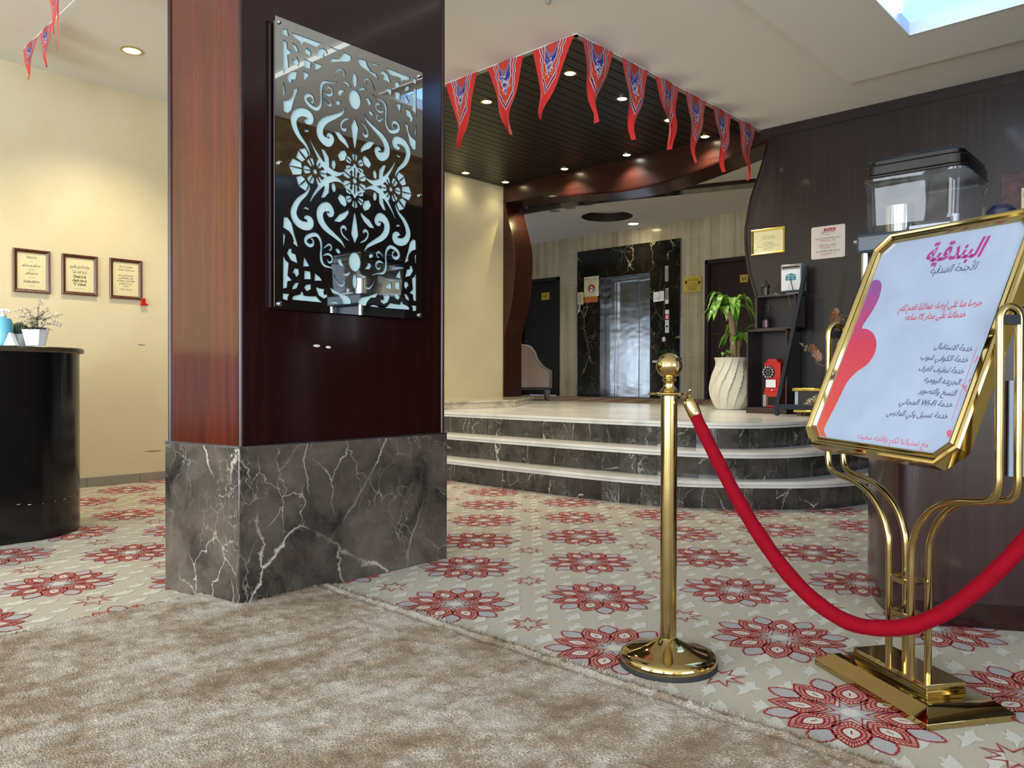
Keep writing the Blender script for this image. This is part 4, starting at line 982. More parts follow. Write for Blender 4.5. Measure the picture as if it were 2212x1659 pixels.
# ================================================================== BUNTING
M['flag'] = plain('red_flag_cloth', (206, 34, 26), .8, Sheen_Weight=.3)
M['flag_in'] = plain('orange_red_print', (196, 62, 40), .8); M['flag_w'] = plain('white_print', (222, 206, 214), .8)
M['flag_b'] = plain('blue_print', (42, 52, 150), .8); M['flag_p'] = plain('purple_print', (98, 40, 88), .8); M['flag_g'] = plain('grey_lilac_print', (128, 106, 140), .8)
def pennant(TL, TR, TIP, nrm, seed, label, group, calm=1.):
    rnd = random.Random(seed); TL, TR, TIP = Vector(TL), Vector(TR), Vector(TIP); nrm = Vector(nrm)
    top = (TL+TR)/2; W_ = TR-TL; ph = rnd.uniform(0, 6); amp = rnd.uniform(.5, 1.2); bend = rnd.uniform(-.04, .04)
    dn = TIP-top; WL = calm*min(1., W_.length/.36)
    def S_(t_, v, lift=0.):
        w_ = .97*(1-v)**1.12+.03*(1-v*.8)
        c = top+dn*v+W_*(.05*math.sin(v*7+ph)*v+bend*v*v)
        d = .016*amp*math.sin(t_*3.0+ph+v*4)*(.3+v)+.02*math.sin(v*9+ph)*v
        ed = .05*math.sin(v*13+ph*2)*t_*v
        return c+W_*(t_*.5*w_*(1+ed))+nrm*(d*WL+lift)
    k = MB(); NU, NV = 12, 40
    vs = [S_(-1+2*i/NU, j/NV) for j in range(NV+1) for i in range(NU+1)]
    k.add(vs, [(j*(NU+1)+i, j*(NU+1)+i+1, (j+1)*(NU+1)+i+1, (j+1)*(NU+1)+i) for j in range(NV) for i in range(NU)], 0)
    def wob(v, s): return .03*math.sin(v*40+s)
    def area_(hw, v0, v1, mi, lift, n=22):
        """printed field: half-width hw(v) between v0 and v1"""
        vs = []; fs = []
        for j in range(n+1):
            v = v0+(v1-v0)*j/n; h_ = hw((j/n))
            for i in range(9): vs.append(S_((-1+i/4)*h_, v, lift))
        for j in range(n):
            for i in range(8): fs.append((j*9+i, j*9+i+1, (j+1)*9+i+1, (j+1)*9+i))
        k.add(vs, fs, mi)
    taper = lambda a, p: (lambda s: a*(1 if s < p else max(.02, (1-s)/(1-p)))*(1+.05*math.sin(s*30)))
    area_(taper(.66, .74), 0, .66, 2, .0012); area_(taper(.62, .74), 0, .645, 4, .0018); area_(taper(.55, .72), 0, .60, 2, .0024); area_(taper(.51, .72), 0, .585, 1, .003)
    area_(taper(.40, .5), .0, .46, 2, .0036); area_(taper(.36, .5), .0, .445, 3, .0042)
    area_(lambda s: .34*math.sqrt(max(0, 1-s*s))+.02, .0, .20, 5, .0048); area_(lambda s: .24*math.sqrt(max(0, 1-s*s))+.02, .0, .13, 1, .0054)
    for q in range(26):
        t0, v0 = rnd.uniform(-.28, .28), rnd.uniform(.2, .4); a = rnd.uniform(0, 6)
        k.ribbon([(t0, v0), (t0+.06*math.cos(a), v0+.02*math.sin(a)), (t0+.1*math.cos(a+.8), v0+.03*math.sin(a+.8))], .012, lambda u, v: S_(u, v, .005), mi=2)
    for q in range(24):
        t0, v0 = rnd.uniform(-.4, .4), rnd.uniform(.36, .54)
        k.ribbon([(t0, v0), (t0+rnd.uniform(-.07, .07), v0+rnd.uniform(-.02, .02))], .012, lambda u, v: S_(u, v, .0046), mi=rnd.choice((2, 0)))
    write(k, 'رمضان', lambda u, v: S_(u, .30-v, .0058), 0, 0, .085, mi=2, bold=.02, width=.46)
    write(k, 'كريم', lambda u, v: S_(u, .37-v, .0058), 0, 0, .075, mi=2, bold=.02, width=.34)
    o = k.build('pennant', [M['flag'], M['flag_in'], M['flag_w'], M['flag_b'], M['flag_p'], M['flag_g']], origin=top)
    tag(o, label, 'pennant', group)
cf = lambda X, Y: (950+X/3.1155, 60+Y/3.1155)
GP = 'red Ramadan pennants along the ceiling edge'
lbl = ['pennant leftmost of the long row, half beside the dark pillar', 'pennant second from the dark pillar, left of the ceiling corner', 'pennant third from the dark pillar, left at the ceiling corner peak', 'pennant first to the right of the ceiling corner peak', 'pennant second to the right of the ceiling corner peak', 'pennant third to the right of the ceiling corner, in front of a lamp', 'pennant third from the dark panelled wall, pale lower print', 'pennant next to last before the dark panelled wall', 'pennant last in the row, touching the dark panelled wall']
fd = [((42, 380), (255, 320), (140, 815)), ((318, 285), (560, 190), (457, 722)), ((625, 155), (905, 65), (695, 617)), ((960, 85), (1165, 210), (1035, 640)), ((1222, 230), (1400, 325), (1308, 760)), ((1450, 340), (1612, 420), (1555, 814)), ((1652, 450), (1790, 520), (1722, 912)), ((1835, 550), (1960, 610), (1910, 972)), ((2010, 630), (2125, 685), (2068, 1024))]
for i, ((a, b, c_), lb) in enumerate(zip(fd, lbl)):
    if i < 3: g = lambda p: PX(*cf(*p), SX-.03); nv = (-1, 0, 0)
    else: g = lambda p: PY(*cf(*p), SY-.03); nv = (0, -1, 0)
    A_, B_, C_ = g(a), g(b), g(c_); A_.z = B_.z = ZC-.008; pennant(A_, B_, C_, nv, 20+i, 'red printed '+lb, GP)
k = MB(); k.tube([V(SX-.03, YW-.02, ZC-.007), V(SX-.03, SY-.03, ZC-.007), V(XW-.06, SY-.03, ZC-.007)], .004, 6)
tag(k.build('bunting_string', M['paper'], origin=(SX, SY, ZC)), 'white string carrying the pennants along the dark ceiling edge', 'string')
XL_ = Pz(82, 80, ZC-.03).x
GL = 'red pennants at the left ceiling'
for i, (a, b, c_, lb) in enumerate((((50, 106), (82, 84), (60, 171), 'pennant at far left, lowest, nearest the cream wall'), ((86, 78), (114, 55), (99, 146), 'narrow pennant at far left, second from the cream wall'), ((100, -40), (132, -70), (117, 76), 'dark red pennant cut by the top edge at left'), ((122, -60), (131, -75), (124.5, 110), 'thin dark red pennant seen edge-on at upper left'))):
    A_, B_, C_ = [PX(*p, XL_-.012 if i < 2 else XL_-.25-.12*(i == 3)) for p in (a, b, c_)]
    if i < 2: A_.z = B_.z = ZC-.036
    pennant(A_, B_, C_, (-1, 0, 0), 50+i, 'red printed '+lb, GL, .3)
k = MB(); k.tube([V(XL_-.012, 6.35, ZC-.034), V(XL_-.012, 5.3, ZC-.034)], .003, 6)
tag(k.build('bunting_string', M['paper'], origin=(XL_, 6, ZC-.03)), 'short white string with two pennants under the left ceiling', 'string')
k = MB(); q = PX(107, -40, XL_-.25); k.tube([V(q.x+.004, q.y+.2, q.z+.001), V(q.x+.004, q.y-.25, q.z+.012), V(q.x+.05, q.y-.5, ZC-.002)], .003, 6)
tag(k.build('bunting_string', M['paper'], origin=q), 'white string of the two dark pennants cut by the top edge', 'string')

# ================================================================== LEFT WALL AND PODIUM
def framed(name, c0, c1, yb, label, lines, fw=.026):
    """hanging frame on the left wall; c0,c1 = lower-left, upper-right (x,z)"""
    t_ = thing(name, label, 'framed notice', ((c0[0]+c1[0])/2, yb, c0[1]), 'framed notices on the cream wall')
    k = MB()
    xs = (c0[0], c1[0]); zs = (c0[1], c1[1])
    prof = [(0, 0), (0, -.020), (.006, -.024), (fw*.6, -.020), (fw, -.012), (fw, -.004)]
    rings = [[V(xs[0]+i, yb+w_, zs[0]+i), V(xs[1]-i, yb+w_, zs[0]+i), V(xs[1]-i, yb+w_, zs[1]-i), V(xs[0]+i, yb+w_, zs[1]-i)] for i, w_ in prof]
    for r1, r2 in zip(rings, rings[1:]): k.add(r1+r2, [(i, (i+1) % 4, 4+(i+1) % 4, 4+i) for i in range(4)])
    k.build('frame', M['frame_wood'], t_, sharp=20)
    k = MB(); k.box((xs[0]+.01, yb-.006, zs[0]+.01), (xs[1]-.01, yb-.001, zs[1]-.01)); sh = k.build('sheet', M['ivory'], t_)
    k = MB(); f = fr(((xs[0]+xs[1])/2, yb-.0068, zs[0]), (1, 0, 0), (0, 0, 1)); H_ = zs[1]-zs[0]; W_ = xs[1]-xs[0]-2*fw
    for s_, v, sz, wd, bd in lines: write(k, s_, f, 0, v*H_, sz, mi=0, bold=bd, width=wd*W_ if wd else None)
    k.build('lettering', M['ink'], sh)
framed('framed_notice', (1.708, 1.542), (1.958, 1.875), YW, 'brown framed ivory notice, leftmost of three on the cream wall', [('خدمة رقم الغرفة', .80, .024, .35, .01), ('ـــــ', .72, .016, .1, .01), ('خدمة الغرف على مدار اليوم', .61, .024, .62, .01), ('ــــــــــ', .53, .016, .22, .01), ('خدمة غسيل الملابس', .43, .024, .44, .01), ('ــــــــــ', .35, .016, .22, .01), ('خدمة الإفطار والقهوة لكم', .24, .024, .55, .01), ('ــــــــــ', .16, .016, .22, .01)])
framed('framed_notice', (2.043, 1.550), (2.303, 1.872), YW, 'brown framed check in notice, middle of three on the cream wall', [('مواعيد الدخول والخروج', .68, .034, .7, 0), ('الساعة الثانية ظهراً', .55, .03, .5, 0), ('Check in &', .43, .031, .46, .022), ('check out at', .335, .031, .5, .022), ('"2" o\'clock', .24, .031, .46, .022), ('ــــــــــــــــــ', .16, .012, .4, 0)])
framed('framed_notice', (2.398, 1.545), (2.655, 1.877), YW, 'brown framed notice with red clip at corner, rightmost on cream wall', [('عزيزي النزيل', .80, .02, .55, 0), ('نرجو منكم قراءة التعليمات', .72, .02, .7, 0), ('الرجاء عدم التدخين داخل', .58, .02, .6, 0), ('الغرف والمحافظة على', .51, .02, .55, 0), ('نظافة المكان حفاظا على', .44, .02, .7, 0), ('راحتكم', .37, .02, .5, 0), ('وسلامتكم', .31, .02, .2, 0), ('مع تحيات الإدارة', .23, .02, .5, 0)])
cq = V(2.668, YW, 1.50); t_ = thing('red_clip', 'small red plastic clip under the right corner of a frame', 'clip', cq)
k = MB(); k.prism([(-.028, .0), (.034, .004), (.03, .014), (.012, .02), (.008, .062), (-.018, .062), (-.022, .02)], -.03, -.002, fn=lambda u, v, w_: V(cq.x+u, YW+w_, cq.z+v)); k.build('body', M['red'], t_, bevel=.003)
for i, (x0, x1, y_, lb) in enumerate(((296, 315, 744, 'dark scuff mark on the cream wall at podium height'), (312, 350, 975, 'long dark scuff mark low on the cream wall by the pillar'))):
    a, b = PY(x0, y_, YW-.0005), PY(x1, y_+(-2 if i else 1), YW-.0005); k = MB()
    k.ribbon(smooth([(a.x, a.z, .001), ((a.x*2+b.x)/3, (a.z+b.z)/2-.002, .005), ((a.x+b.x*2)/3, (a.z+b.z)/2-.002, .006), (b.x, b.z, .001)], 5) and [p[:2] for p in smooth([(a.x, a.z), ((a.x+b.x)/2, (a.z+b.z)/2-.003), (b.x, b.z)], 5)], [.001+.005*math.sin(math.pi*j/10) for j in range(11)], lambda u, v: V(u, YW-.0006, v))
    o = k.build('trim_scuff', M['recess_dark']); o['kind'] = 'structure'; o.name = 'wall_mark'
pdc = (1.26, 5.13); pd_ = thing('podium', 'round-ended black reception desk at the left edge of the photo', 'counter', (*pdc, 0))
def stad(r): return [(pdc[0]+r*math.cos(R_(-90+5*i)), pdc[1]+r*math.sin(R_(-90+5*i))) for i in range(37)]+[(-2.4, pdc[1]+r), (-2.4, pdc[1]-r)]
k = MB()
for r_, z0, z1 in ((.362, 0, .205), (.358, .205, .212), (.362, .212, 1.03)): k.prism(stad(r_), z0, z1)
PB = k
k = MB(); k.prism(stad(.386), 1.03, 1.062); k.build('top', wood('podium_top', (44, 38, 26), (74, 66, 46), .3), pd_, bevel=.01, seg=3)
rnd = random.Random(5); k = PB
for i in range(16):
    a = R_(-150+i*9+rnd.uniform(-3, 3)); w_ = rnd.uniform(.004, .05); z = .208+rnd.uniform(-.006, .006)
    k.add([V(pdc[0]+.3626*math.cos(a+s_*w_), pdc[1]+.3626*math.sin(a+s_*w_), z+dz) for s_, dz in ((0, -.0025), (1, -.001), (1, .001), (0, .002))], [(0, 1, 2, 3)], 1)
k.build('body', [M['black'], M['ivory']], pd_)
ZT = 1.062; dd = Pd(80, 745, 4.25).z
def onT(px, py=745, d=4.27): p = Pd(px, py, d); return V(p.x, p.y, ZT)
# sanitiser bottle
b = onT(6, d=4.2); t_ = thing('sanitiser_bottle', 'blue hand sanitiser bottle with white pump at the left photo edge', 'bottle', b)
k = MB(); k.lathe([(0, 0), (.046, .002), (.048, .02), (.048, .125), (.04, .148), (.02, .155), (.018, .16)], b, 28); k.build('body', plain('blue_gel', (110, 194, 222), .15), t_)
k = MB(); k.lathe([(.017, .155), (.017, .172), (.011, .176), (.006, .178), (.006, .19), (.012, .192), (.012, .2), (0, .2)], b, 18); q = b+V(0, 0, .196); k.tube([q, q+V(RT.x, RT.y, 0)*.03, q+V(RT.x, RT.y, 0)*.042+V(0, 0, -.012)], .005, 8); k.build('pump', M['ceramic'], t_)
# folded card
b = onT(20, d=4.1); t_ = thing('folded_card', 'small folded white card printed with dots, before the cactus', 'card', b)
f = fr(b, V(RT.x, RT.y, 0), V(FW.x, FW.y, 0)); k = MB()
k.prism([(-.032, 0), (.032, 0), (.005, .066), (-.002, .068)], 0, .03, fn=lambda u, v, w_: f(u, w_, v)); k.build('card', M['paper'], t_)
k = MB()
for u, v in ((-.006, .03), (.006, .034), (-.004, .042), (.008, .045), (.014, .03), (.002, .05)): k.poly([f(u+.002*math.cos(a), -.0006, v+.002*math.sin(a)) for a in (0, 1, 2, 3, 4, 5)])
k.build('print', M['ink'], t_)
# cactus
b = onT(44, d=4.3); t_ = thing('potted_cactus', 'small ribbed green cactus in a white pot behind the flower pot', 'plant', b)
k = MB(); k.lathe([(0, 0), (.028, .0), (.033, .07), (.03, .071), (.028, .06), (0, .058)], b, 24); k.build('pot', M['ceramic'], t_)
t = NT('cactus_skin'); M['cactus'] = t.fin(t.mix(t.ramp(t.n('TexWave', i_Vector=t.n('VectorMath', operation='MULTIPLY', i_0=t.n('TexCoord').outputs['Object'], i_1=(1, 1, 0)).outputs[0], i_Scale=30., i_Distortion=2.).outputs[1], [(.75, 0.), (.9, 1.)]), lin((34, 54, 32)), lin((120, 128, 92))), .6)
k = MB(); n2_ = 9; vs_ = []
prof = [(0.0, .055), (.024, .06), (.036, .085), (.035, .11), (.026, .128), (.012, .136), (0, .134)]
k.lathe(prof, b, 54, fn=lambda a, z: 1+.12*abs(math.cos(a*4.5))); k.build('cactus', M['cactus'], t_)
# octagonal pot of white blossom
b = onT(77, d=4.15); t_ = thing('blossom_pot', 'faceted white pot with sprays of small white blossom on the podium', 'plant', b)
k = MB(); k.lathe([(0, 0), (.046, 0), (.066, .086), (.061, .0865), (.058, .078), (0, .076)], b, 8); k.build('pot', M['ceramic'], t_, sharp=10)
rnd = random.Random(9); tw = MB(); fw_ = MB(); lf = MB(); r3, u3 = V(RT.x, RT.y, 0).normalized(), V(0, 0, 1); f3_ = V(FW.x, FW.y, 0).normalized()
for tipu, tipz in ((-.085, .16), (-.06, .19), (-.035, .2), (-.01, .205), (.03, .245), (.05, .21), (.075, .19), (.1, .165), (.13, .12), (.115, .11), (-.075, .13), (.02, .17), (.06, .15), (-.03, .16), (0.0, .14)):
    dep = rnd.uniform(-.05, .05); p0 = b+V(0, 0, .078)+r3*rnd.uniform(-.02, .02); p2 = b+r3*tipu+f3_*dep+u3*tipz; p1 = p0.lerp(p2, .5)+r3*(-tipu*.15)+u3*.02
    path = [V(*q) for q in smooth([tuple(p0), tuple(p1), tuple(p2)], 5)]; tw.tube(path, [.0022-.0012*i/len(path) for i in range(len(path))], 5)
    for q in range(9):
        c = path[rnd.randint(4, len(path)-1)]+V(rnd.uniform(-.014, .014), rnd.uniform(-.014, .014), rnd.uniform(-.012, .014))
        for j in range(5):
            a = j*1.257+rnd.random(); n0 = V(math.cos(a), math.sin(a)*.6, .45*math.sin(a+1)).normalized()*.014; sd_ = n0.cross(V(rnd.random(), .3, 1)).normalized()*.007
            fw_.add([c, c+n0*.6+sd_, c+n0*1.15, c+n0*.6-sd_], [(0, 1, 2, 3)])
for a in range(9):
    an = a*.7; d_ = r3*math.cos(an)+f3_*math.sin(an); p0 = b+V(0, 0, .082); p1 = p0+d_*.055+u3*.015; p2 = p0+d_*.09-u3*.002; sd_ = d_.cross(u3)*.014
    lf.add([p0, p1+sd_, p2, p1-sd_], [(0, 1, 2, 3)])
tw.build('twigs', plain('twig_brown', (92, 74, 56), .7), t_); fw_.build('blossom', plain('cream_petals', (236, 226, 204), .6), t_); lf.build('leaves', plain('dark_leaf', (44, 66, 44), .5), t_)
# ================================================================== LOBBY: LIFT AND THE THINGS ON ITS WALL
lf_ = thing('lift', 'lift with brushed steel doors in a dark veined marble surround', 'lift', (XE-.03, (EY0+EY1)/2, ZP))
SU0, SU1, SUZ = 6.26, 8.26, 3.045
k = MB()
for y0, y1, z0, z1 in ((EY1, SU1, ZP, SUZ), (SU0, EY0, ZP, SUZ), (EY0, EY1, EZ, SUZ)): k.box((XE-.03, y0, z0), (XE+.001, y1, z1))
k.box((XE, EY1-.001, ZP), (XE+.24, EY1+.02, EZ)); k.box((XE, EY0-.02, ZP), (XE+.24, EY0+.001, EZ)); k.box((XE, EY0, EZ-.001), (XE+.24, EY1, EZ+.02))
k.build('marble_surround', M['portoro'], lf_)
for y0, y1 in ((SU1, SU1+.014), (SU0-.014, SU0)): k = MB(); k.box((XE-.0305, y0, ZP), (XE, y1, SUZ)); k.build('edge_strip', M['steel'], lf_)
yl = PX(1337, 700, XE+.2).y
k = MB(); k.box((XE+.13, yl+.04, ZP), (XE+.24, EY1-.001, EZ-.06)); k.box((XE+.15, yl, ZP), (XE+.24, yl+.04, EZ-.06)); k.box((XE+.13, EY0, EZ-.07), (XE+.24, EY1, EZ-.001)); k.build('door_frame', M['steel'], lf_, bevel=.004)
ym = PX(1381, 700, XE+.2).y
for y0, y1, dx in ((ym+.002, yl, .0), (EY0, ym-.002, .012)):
    k = MB(); k.box((XE+.19+dx, y0, ZP+.012), (XE+.22+dx, y1, EZ-.07)); k.build('door_panel', M['steel'], lf_, bevel=.002)
k = MB(); k.box((XE-.02, EY0, ZP), (XE+.24, EY1, ZP+.01)); k.build('sill', M['steel_dark'], lf_)
def onE(x, y, X=XE-.03): p = PX(x, y, X); return p.y, p.z
def plate(mb, px0, py0, px1, py1, dx0, dx1, mi=0, X=XE-.03):
    a = onE(px0, py0, X); b = onE(px1, py1, X); mb.box((X-dx1, min(a[0], b[0]), min(a[1], b[1])), (X-dx0, max(a[0], b[0]), max(a[1], b[1])), mi)
def wallthing(name, label, cat, px, py, X=XE-.03, group=None):
    y, z = onE(px, py, X); return thing(name, label, cat, (X, y, z), group)
fe = lambda px, py, dx, X=XE-.03: fr((X-dx, *onE(px, py, X)), (0, -1, 0), (0, 0, 1))
t_ = wallthing('floor_indicator', 'slim silver floor indicator, uppermost of three beside the lift', 'indicator', 1441, 608, group='control plates right of the lift')
k = MB(); plate(k, 1437, 575, 1444.5, 608, 0, .012); k.build('cover', M['silver_plastic'], t_, bevel=.003)
t_ = wallthing('call_plate', 'slim grey plate, middle one of three beside the lift', 'control plate', 1441, 657, group='control plates right of the lift')
k = MB(); plate(k, 1437.5, 623, 1445, 656, 0, .012); k.build('cover', M['silver_plastic'], t_, bevel=.003)
k = MB(); plate(k, 1438, 648, 1444.5, 656, .012, .014); k.build('label', M['paper'], t_)
t_ = wallthing('call_station', 'white lift call plate with red digit display, lowest of three beside the lift', 'control plate', 1441, 719, group='control plates right of the lift')
k = MB(); plate(k, 1437.5, 669.5, 1445.5, 719, 0, .012); k.build('cover', M['paper'], t_, bevel=.003)
k = MB(); plate(k, 1438, 679, 1445, 691, .012, .014); dsp = k.build('display', M['black'], t_)
k = MB(); write(k, '0', fe(1441.5, 689, .0145), 0, 0, .085, mi=0, bold=.02); k.build('digit', M['led_red'], dsp)
k = MB(); y, z = onE(1441.5, 705); k.tube([(XE-.042, y, z), (XE-.046, y, z)], .018, 14); k.build('button', M['black_matt'], t_)
k = MB(); y, z = onE(1441.5, 697); k.tube([(XE-.042, y, z), (XE-.045, y, z)], .009, 10); k.build('key_switch', M['silver_plastic'], t_)
t_ = wallthing('stop_notice', 'cream notice with red octagon and white hand left of the lift', 'notice', 1278, 640)
k = MB(); plate(k, 1262, 599, 1293.5, 639, 0, .004); sh = k.build('sheet', M['ivory'], t_)
k = MB(); f = fe(1278, 623, .0045); k.poly([f(.075*math.cos(R_(22.5+45*i)), .075*math.sin(R_(22.5+45*i))) for i in range(8)]); k.build('octagon', M['ink_red'], sh)
k = MB(); f = fe(1278, 626, .0052); k.poly([f(.034*math.cos(a), -.005+.034*math.sin(a)) for a in [i*.4 for i in range(16)]])
for a, l in ((60, .05), (80, .062), (100, .064), (122, .055)): k.ribbon([(.014*math.cos(R_(a))*1.6, .01), (l*math.cos(R_(a))*.8, .01+l*.75)], .012, f)
k.ribbon([(.02, -.01), (.052, .02)], .013, f); k.build('hand', M['paper'], sh)
k = MB(); write(k, 'لا يسمح للأطفال باستخدام المصعد', fe(1278, 604, .0045), 0, 0, .03, width=.28); write(k, 'ممنوع الدخول', fe(1278, 609.5, .0045), 0, 0, .035, width=.14); k.build('lettering', M['ink'], sh)
k = MB(); plate(k, 1288, 629, 1293.5, 639, .004, .006); k.build('corner_tear', M['paper'], sh)
t_ = wallthing('no_smoking_sticker', 'orange no smoking sticker below the red octagon notice', 'sticker', 1277, 652)
k = MB(); plate(k, 1263, 640.5, 1291, 652, 0, .003); k.build('sheet', M['orange_lbl'], t_)
k = MB(); f = fe(1268.5, 647, .0035); k.ribbon([(.024*math.cos(a), .024*math.sin(a)) for a in [i*.35 for i in range(18)]], .006, f, True); k.ribbon([(-.017, -.017), (.017, .017)], .006, f)
write(k, 'ممنوع التدخين', fe(1281, 645.5, .0035), 0, 0, .035, width=.13); write(k, 'NO SMOKING', fe(1281, 650.5, .0035), 0, 0, .03, width=.13); k.build('lettering', M['ink_red'], t_)
t_ = wallthing('intercom_handset', 'white wall intercom handset with hanging cord left of the lift', 'intercom', 1256, 658, XE-.0315)
k = MB(); plate(k, 1251, 632, 1261.5, 658, 0, .05, X=XE-.0315); k.build('body', M['ivory'], t_, bevel=.012)
k = MB()
for x in (1254.5, 1258): plate(k, x, 636, x+.8, 655, .05, .054, X=XE-.0315)
k.build('groove', M['silver_plastic'], t_)
y, z = onE(1253, 658, XE-.03); k = MB(); k.tube([V(*p) for p in smooth([(XE-.04, y, z), (XE-.05, y-.01, z-.06), (XE-.05, y+.02, z-.13), (XE-.04, y+.005, z-.05)], 6)], .009, 8); k.build('cord', M['paper'], t_)
t_ = wallthing('taped_note', 'white ruled note stuck beside the right edge of lift doors', 'notice', 1423, 652)
k = MB(); f = fe(1423, 652, .004); k.prism([(-.095, 0), (.095, .012), (.095, .165), (-.095, .155)], -.003, 0, fn=f); k.build('sheet', M['paper'], t_)
k = MB()
for v in (.045, .075, .105): k.ribbon([(-.08, v), (.08, v+.004)], .003, lambda u, w_: f(u, w_, .001))
write(k, 'ل', lambda u, w_: f(u, w_, .001), 0, .06, .08); write(k, 'ملاحظة', lambda u, w_: f(u, w_, .001), .02, .13, .03); k.build('lettering', M['ink_blue'], t_)
t_ = wallthing('yellow_plate', 'square yellow plate with black lettering between the lift and right door', 'sign', 1496, 630, XE-.0125)
k = MB(); plate(k, 1476.5, 599, 1515, 629, 0, .006, X=XE-.0125); ypl = k.build('plate', M['yellow'], t_, bevel=.002)
k = MB(); fz = lambda py, px=1496: fe(px, py, .0065, XE-.0125)
write(k, 'لوحة ارشادات الأمن', fz(606), 0, 0, .04, width=.2, bold=.01)
for px in (1480, 1509): plate(k, px, 607, px+4, 613, .006, .0066, 0, XE-.0125)
for a, b in (((-.1, .07), (.1, .085)), ((-.11, .04), (.11, .055))): k.ribbon([a, ((a[0]+b[0])/2, a[1]+.02), b], .004, fz(626))
f = fz(623); k.ribbon([(.075*math.cos(t_*.35)*1.0, .022*math.sin(t_*.35)) for t_ in range(18)], .004, f, True); write(k, 'المصعد', fz(625), 0, 0, .035, bold=.01); k.build('lettering', M['ink'], ypl)
# small pedestal with a flower seen behind the ball finial
pq = Pz(1441, 868, ZP); pdp = (pq-CAM).dot(FW); t_ = thing('flower_pedestal', 'thin dark stand with white flower seen behind the brass ball', 'plant stand', pq)
k = MB(); k.lathe([(.11, 0), (.11, .01), (.012, .02), (.012, .5)], pq, 20); k.build('stem', M['black_matt'], t_)
k = MB(); zt = Pd(1441, 768, pdp).z-ZP; rv = V(RT.x, RT.y, 0).normalized(); fwv = V(FW.x, FW.y, 0).normalized(); f = fr(pq, rv, fwv)
k.prism([(-.24, -.09), (-.16, .07), (.14, .07), (.18, -.07)], zt-.06, zt-.03, fn=f); k.box((-.05, -.05, .48), (.05, .05, zt-.06)); k.v[-8:] = [f(*v) for v in k.v[-8:]]; k.build('tray', M['black_matt'], t_)
k = MB(); a = f(-.22, -.1, zt-.085); k.tube([a, f(.1, -.1, zt-.08)], .016, 8); k.build('rod', M['ceramic'], t_)
k = MB(); q = [Pd(x, y, pdp) for x, y in ((1447, 762), (1447, 752), (1438, 745), (1434, 735))]; k.tube([V(*p) for p in smooth([tuple(p) for p in q], 5)], .006, 6); k.build('stalk', M['char'], t_)
k = MB(); k.ball(Pd(1434, 733, pdp), .028, sc=(1, 1, 1.3), seg=12); k.build('bud', M['ceramic'], t_)
k = MB()
for dx, dy, w_ in ((-30, 3, .04), (-16, -2, .05), (12, -4, .05), (8, 2, .05), (20, 4, .04)):
    b_, c_ = Pd(1447, 765, pdp-.05), Pd(1447+dx, 765+dy-4, pdp-.1); m_ = b_.lerp(c_, .5)+V(0, 0, .03); k.add([b_, m_+V(0, 0, w_*.5), c_, m_-V(0, 0, w_*.5)+fwv*.03], [(0, 1, 2, 3)])
k.build('leaves', plain('dusty_leaf', (52, 74, 62), .5), t_)

# armchair half behind the left jamb
cq = Pz(1186, 866, ZP); cdp = (cq-CAM).dot(FW); f = lambda u, v, w_=0.: cq-rv*u+fwv*v+V(0, 0, w_)     # u runs back from the front leg, v across, w up
def cxy(px, py): p = Pd(px, py, cdp); return ((p-cq).dot(-rv), p.z-ZP)
ch = thing('armchair', 'patterned tub armchair with dark wood edge, half hidden behind the left jamb', 'chair', cq)
top = [cxy(*p) for p in ((1189, 801), (1181, 797), (1170, 789), (1160, 776), (1153, 759), (1142, 747), (1125, 744))]+[(.62, cxy(1125, 744)[1]+.02), (.70, cxy(1125, 744)[1])]
seat_z = cxy(1189, 837)[1]
side = [(top[0][0]+.012, seat_z)]+[(p[0]+.012, p[1]-.01) for p in smooth(top, 4)]+[(.70, seat_z)]
t = NT('patterned_fabric'); ch_ = t.n('TexVoronoi', i_Vector=t.co((1, 1, 1)), i_Scale=26., i_Randomness=.15).outputs['Distance']
M['tub'] = t.fin(t.ramp(ch_, [(.12, lin((112, 88, 80))), (.3, lin((168, 148, 134))), (.5, lin((150, 128, 116)))]), .9)
for v0 in (0, .60): k = MB(); k.prism(side, v0, v0+.09, fn=lambda u, v, w_: f(u, w_, v)); k.build('arm_side', M['tub'], ch, bevel=.008)
k = MB(); k.prism([(.56, seat_z), (.70, seat_z), (.72, top[-1][1]), (.60, top[-1][1]+.01)], .09, .60, fn=lambda u, v, w_: f(u, w_, v)); k.build('backrest', M['tub'], ch, bevel=.01)
k = MB(); k.prism([(.03, seat_z), (.56, seat_z), (.56, seat_z+.18), (.03, seat_z+.2)], .092, .598, fn=lambda u, v, w_: f(u, w_, v)); k.build('seat', M['tub'], ch, bevel=.02)
for v0 in (-.006, .69):
    k = MB(); tt = smooth(top, 4); k.prism([(p[0]-.022, p[1]+.002) for p in tt]+[(p[0]+.012, p[1]-.012) for p in tt[::-1]]+[(top[0][0]+.012, seat_z-.01), (top[0][0]-.022, seat_z-.01)], v0, v0+.03, fn=lambda u, v, w_: f(u, w_, v)); k.build('wood_edge', M['wood_dark'], ch)
k = MB(); k.prism([(-.01, seat_z-.035), (.70, seat_z-.035), (.70, seat_z), (-.01, seat_z)], 0, .69, fn=lambda u, v, w_: f(u, w_, v)); k.build('seat_rail', M['black_matt'], ch)
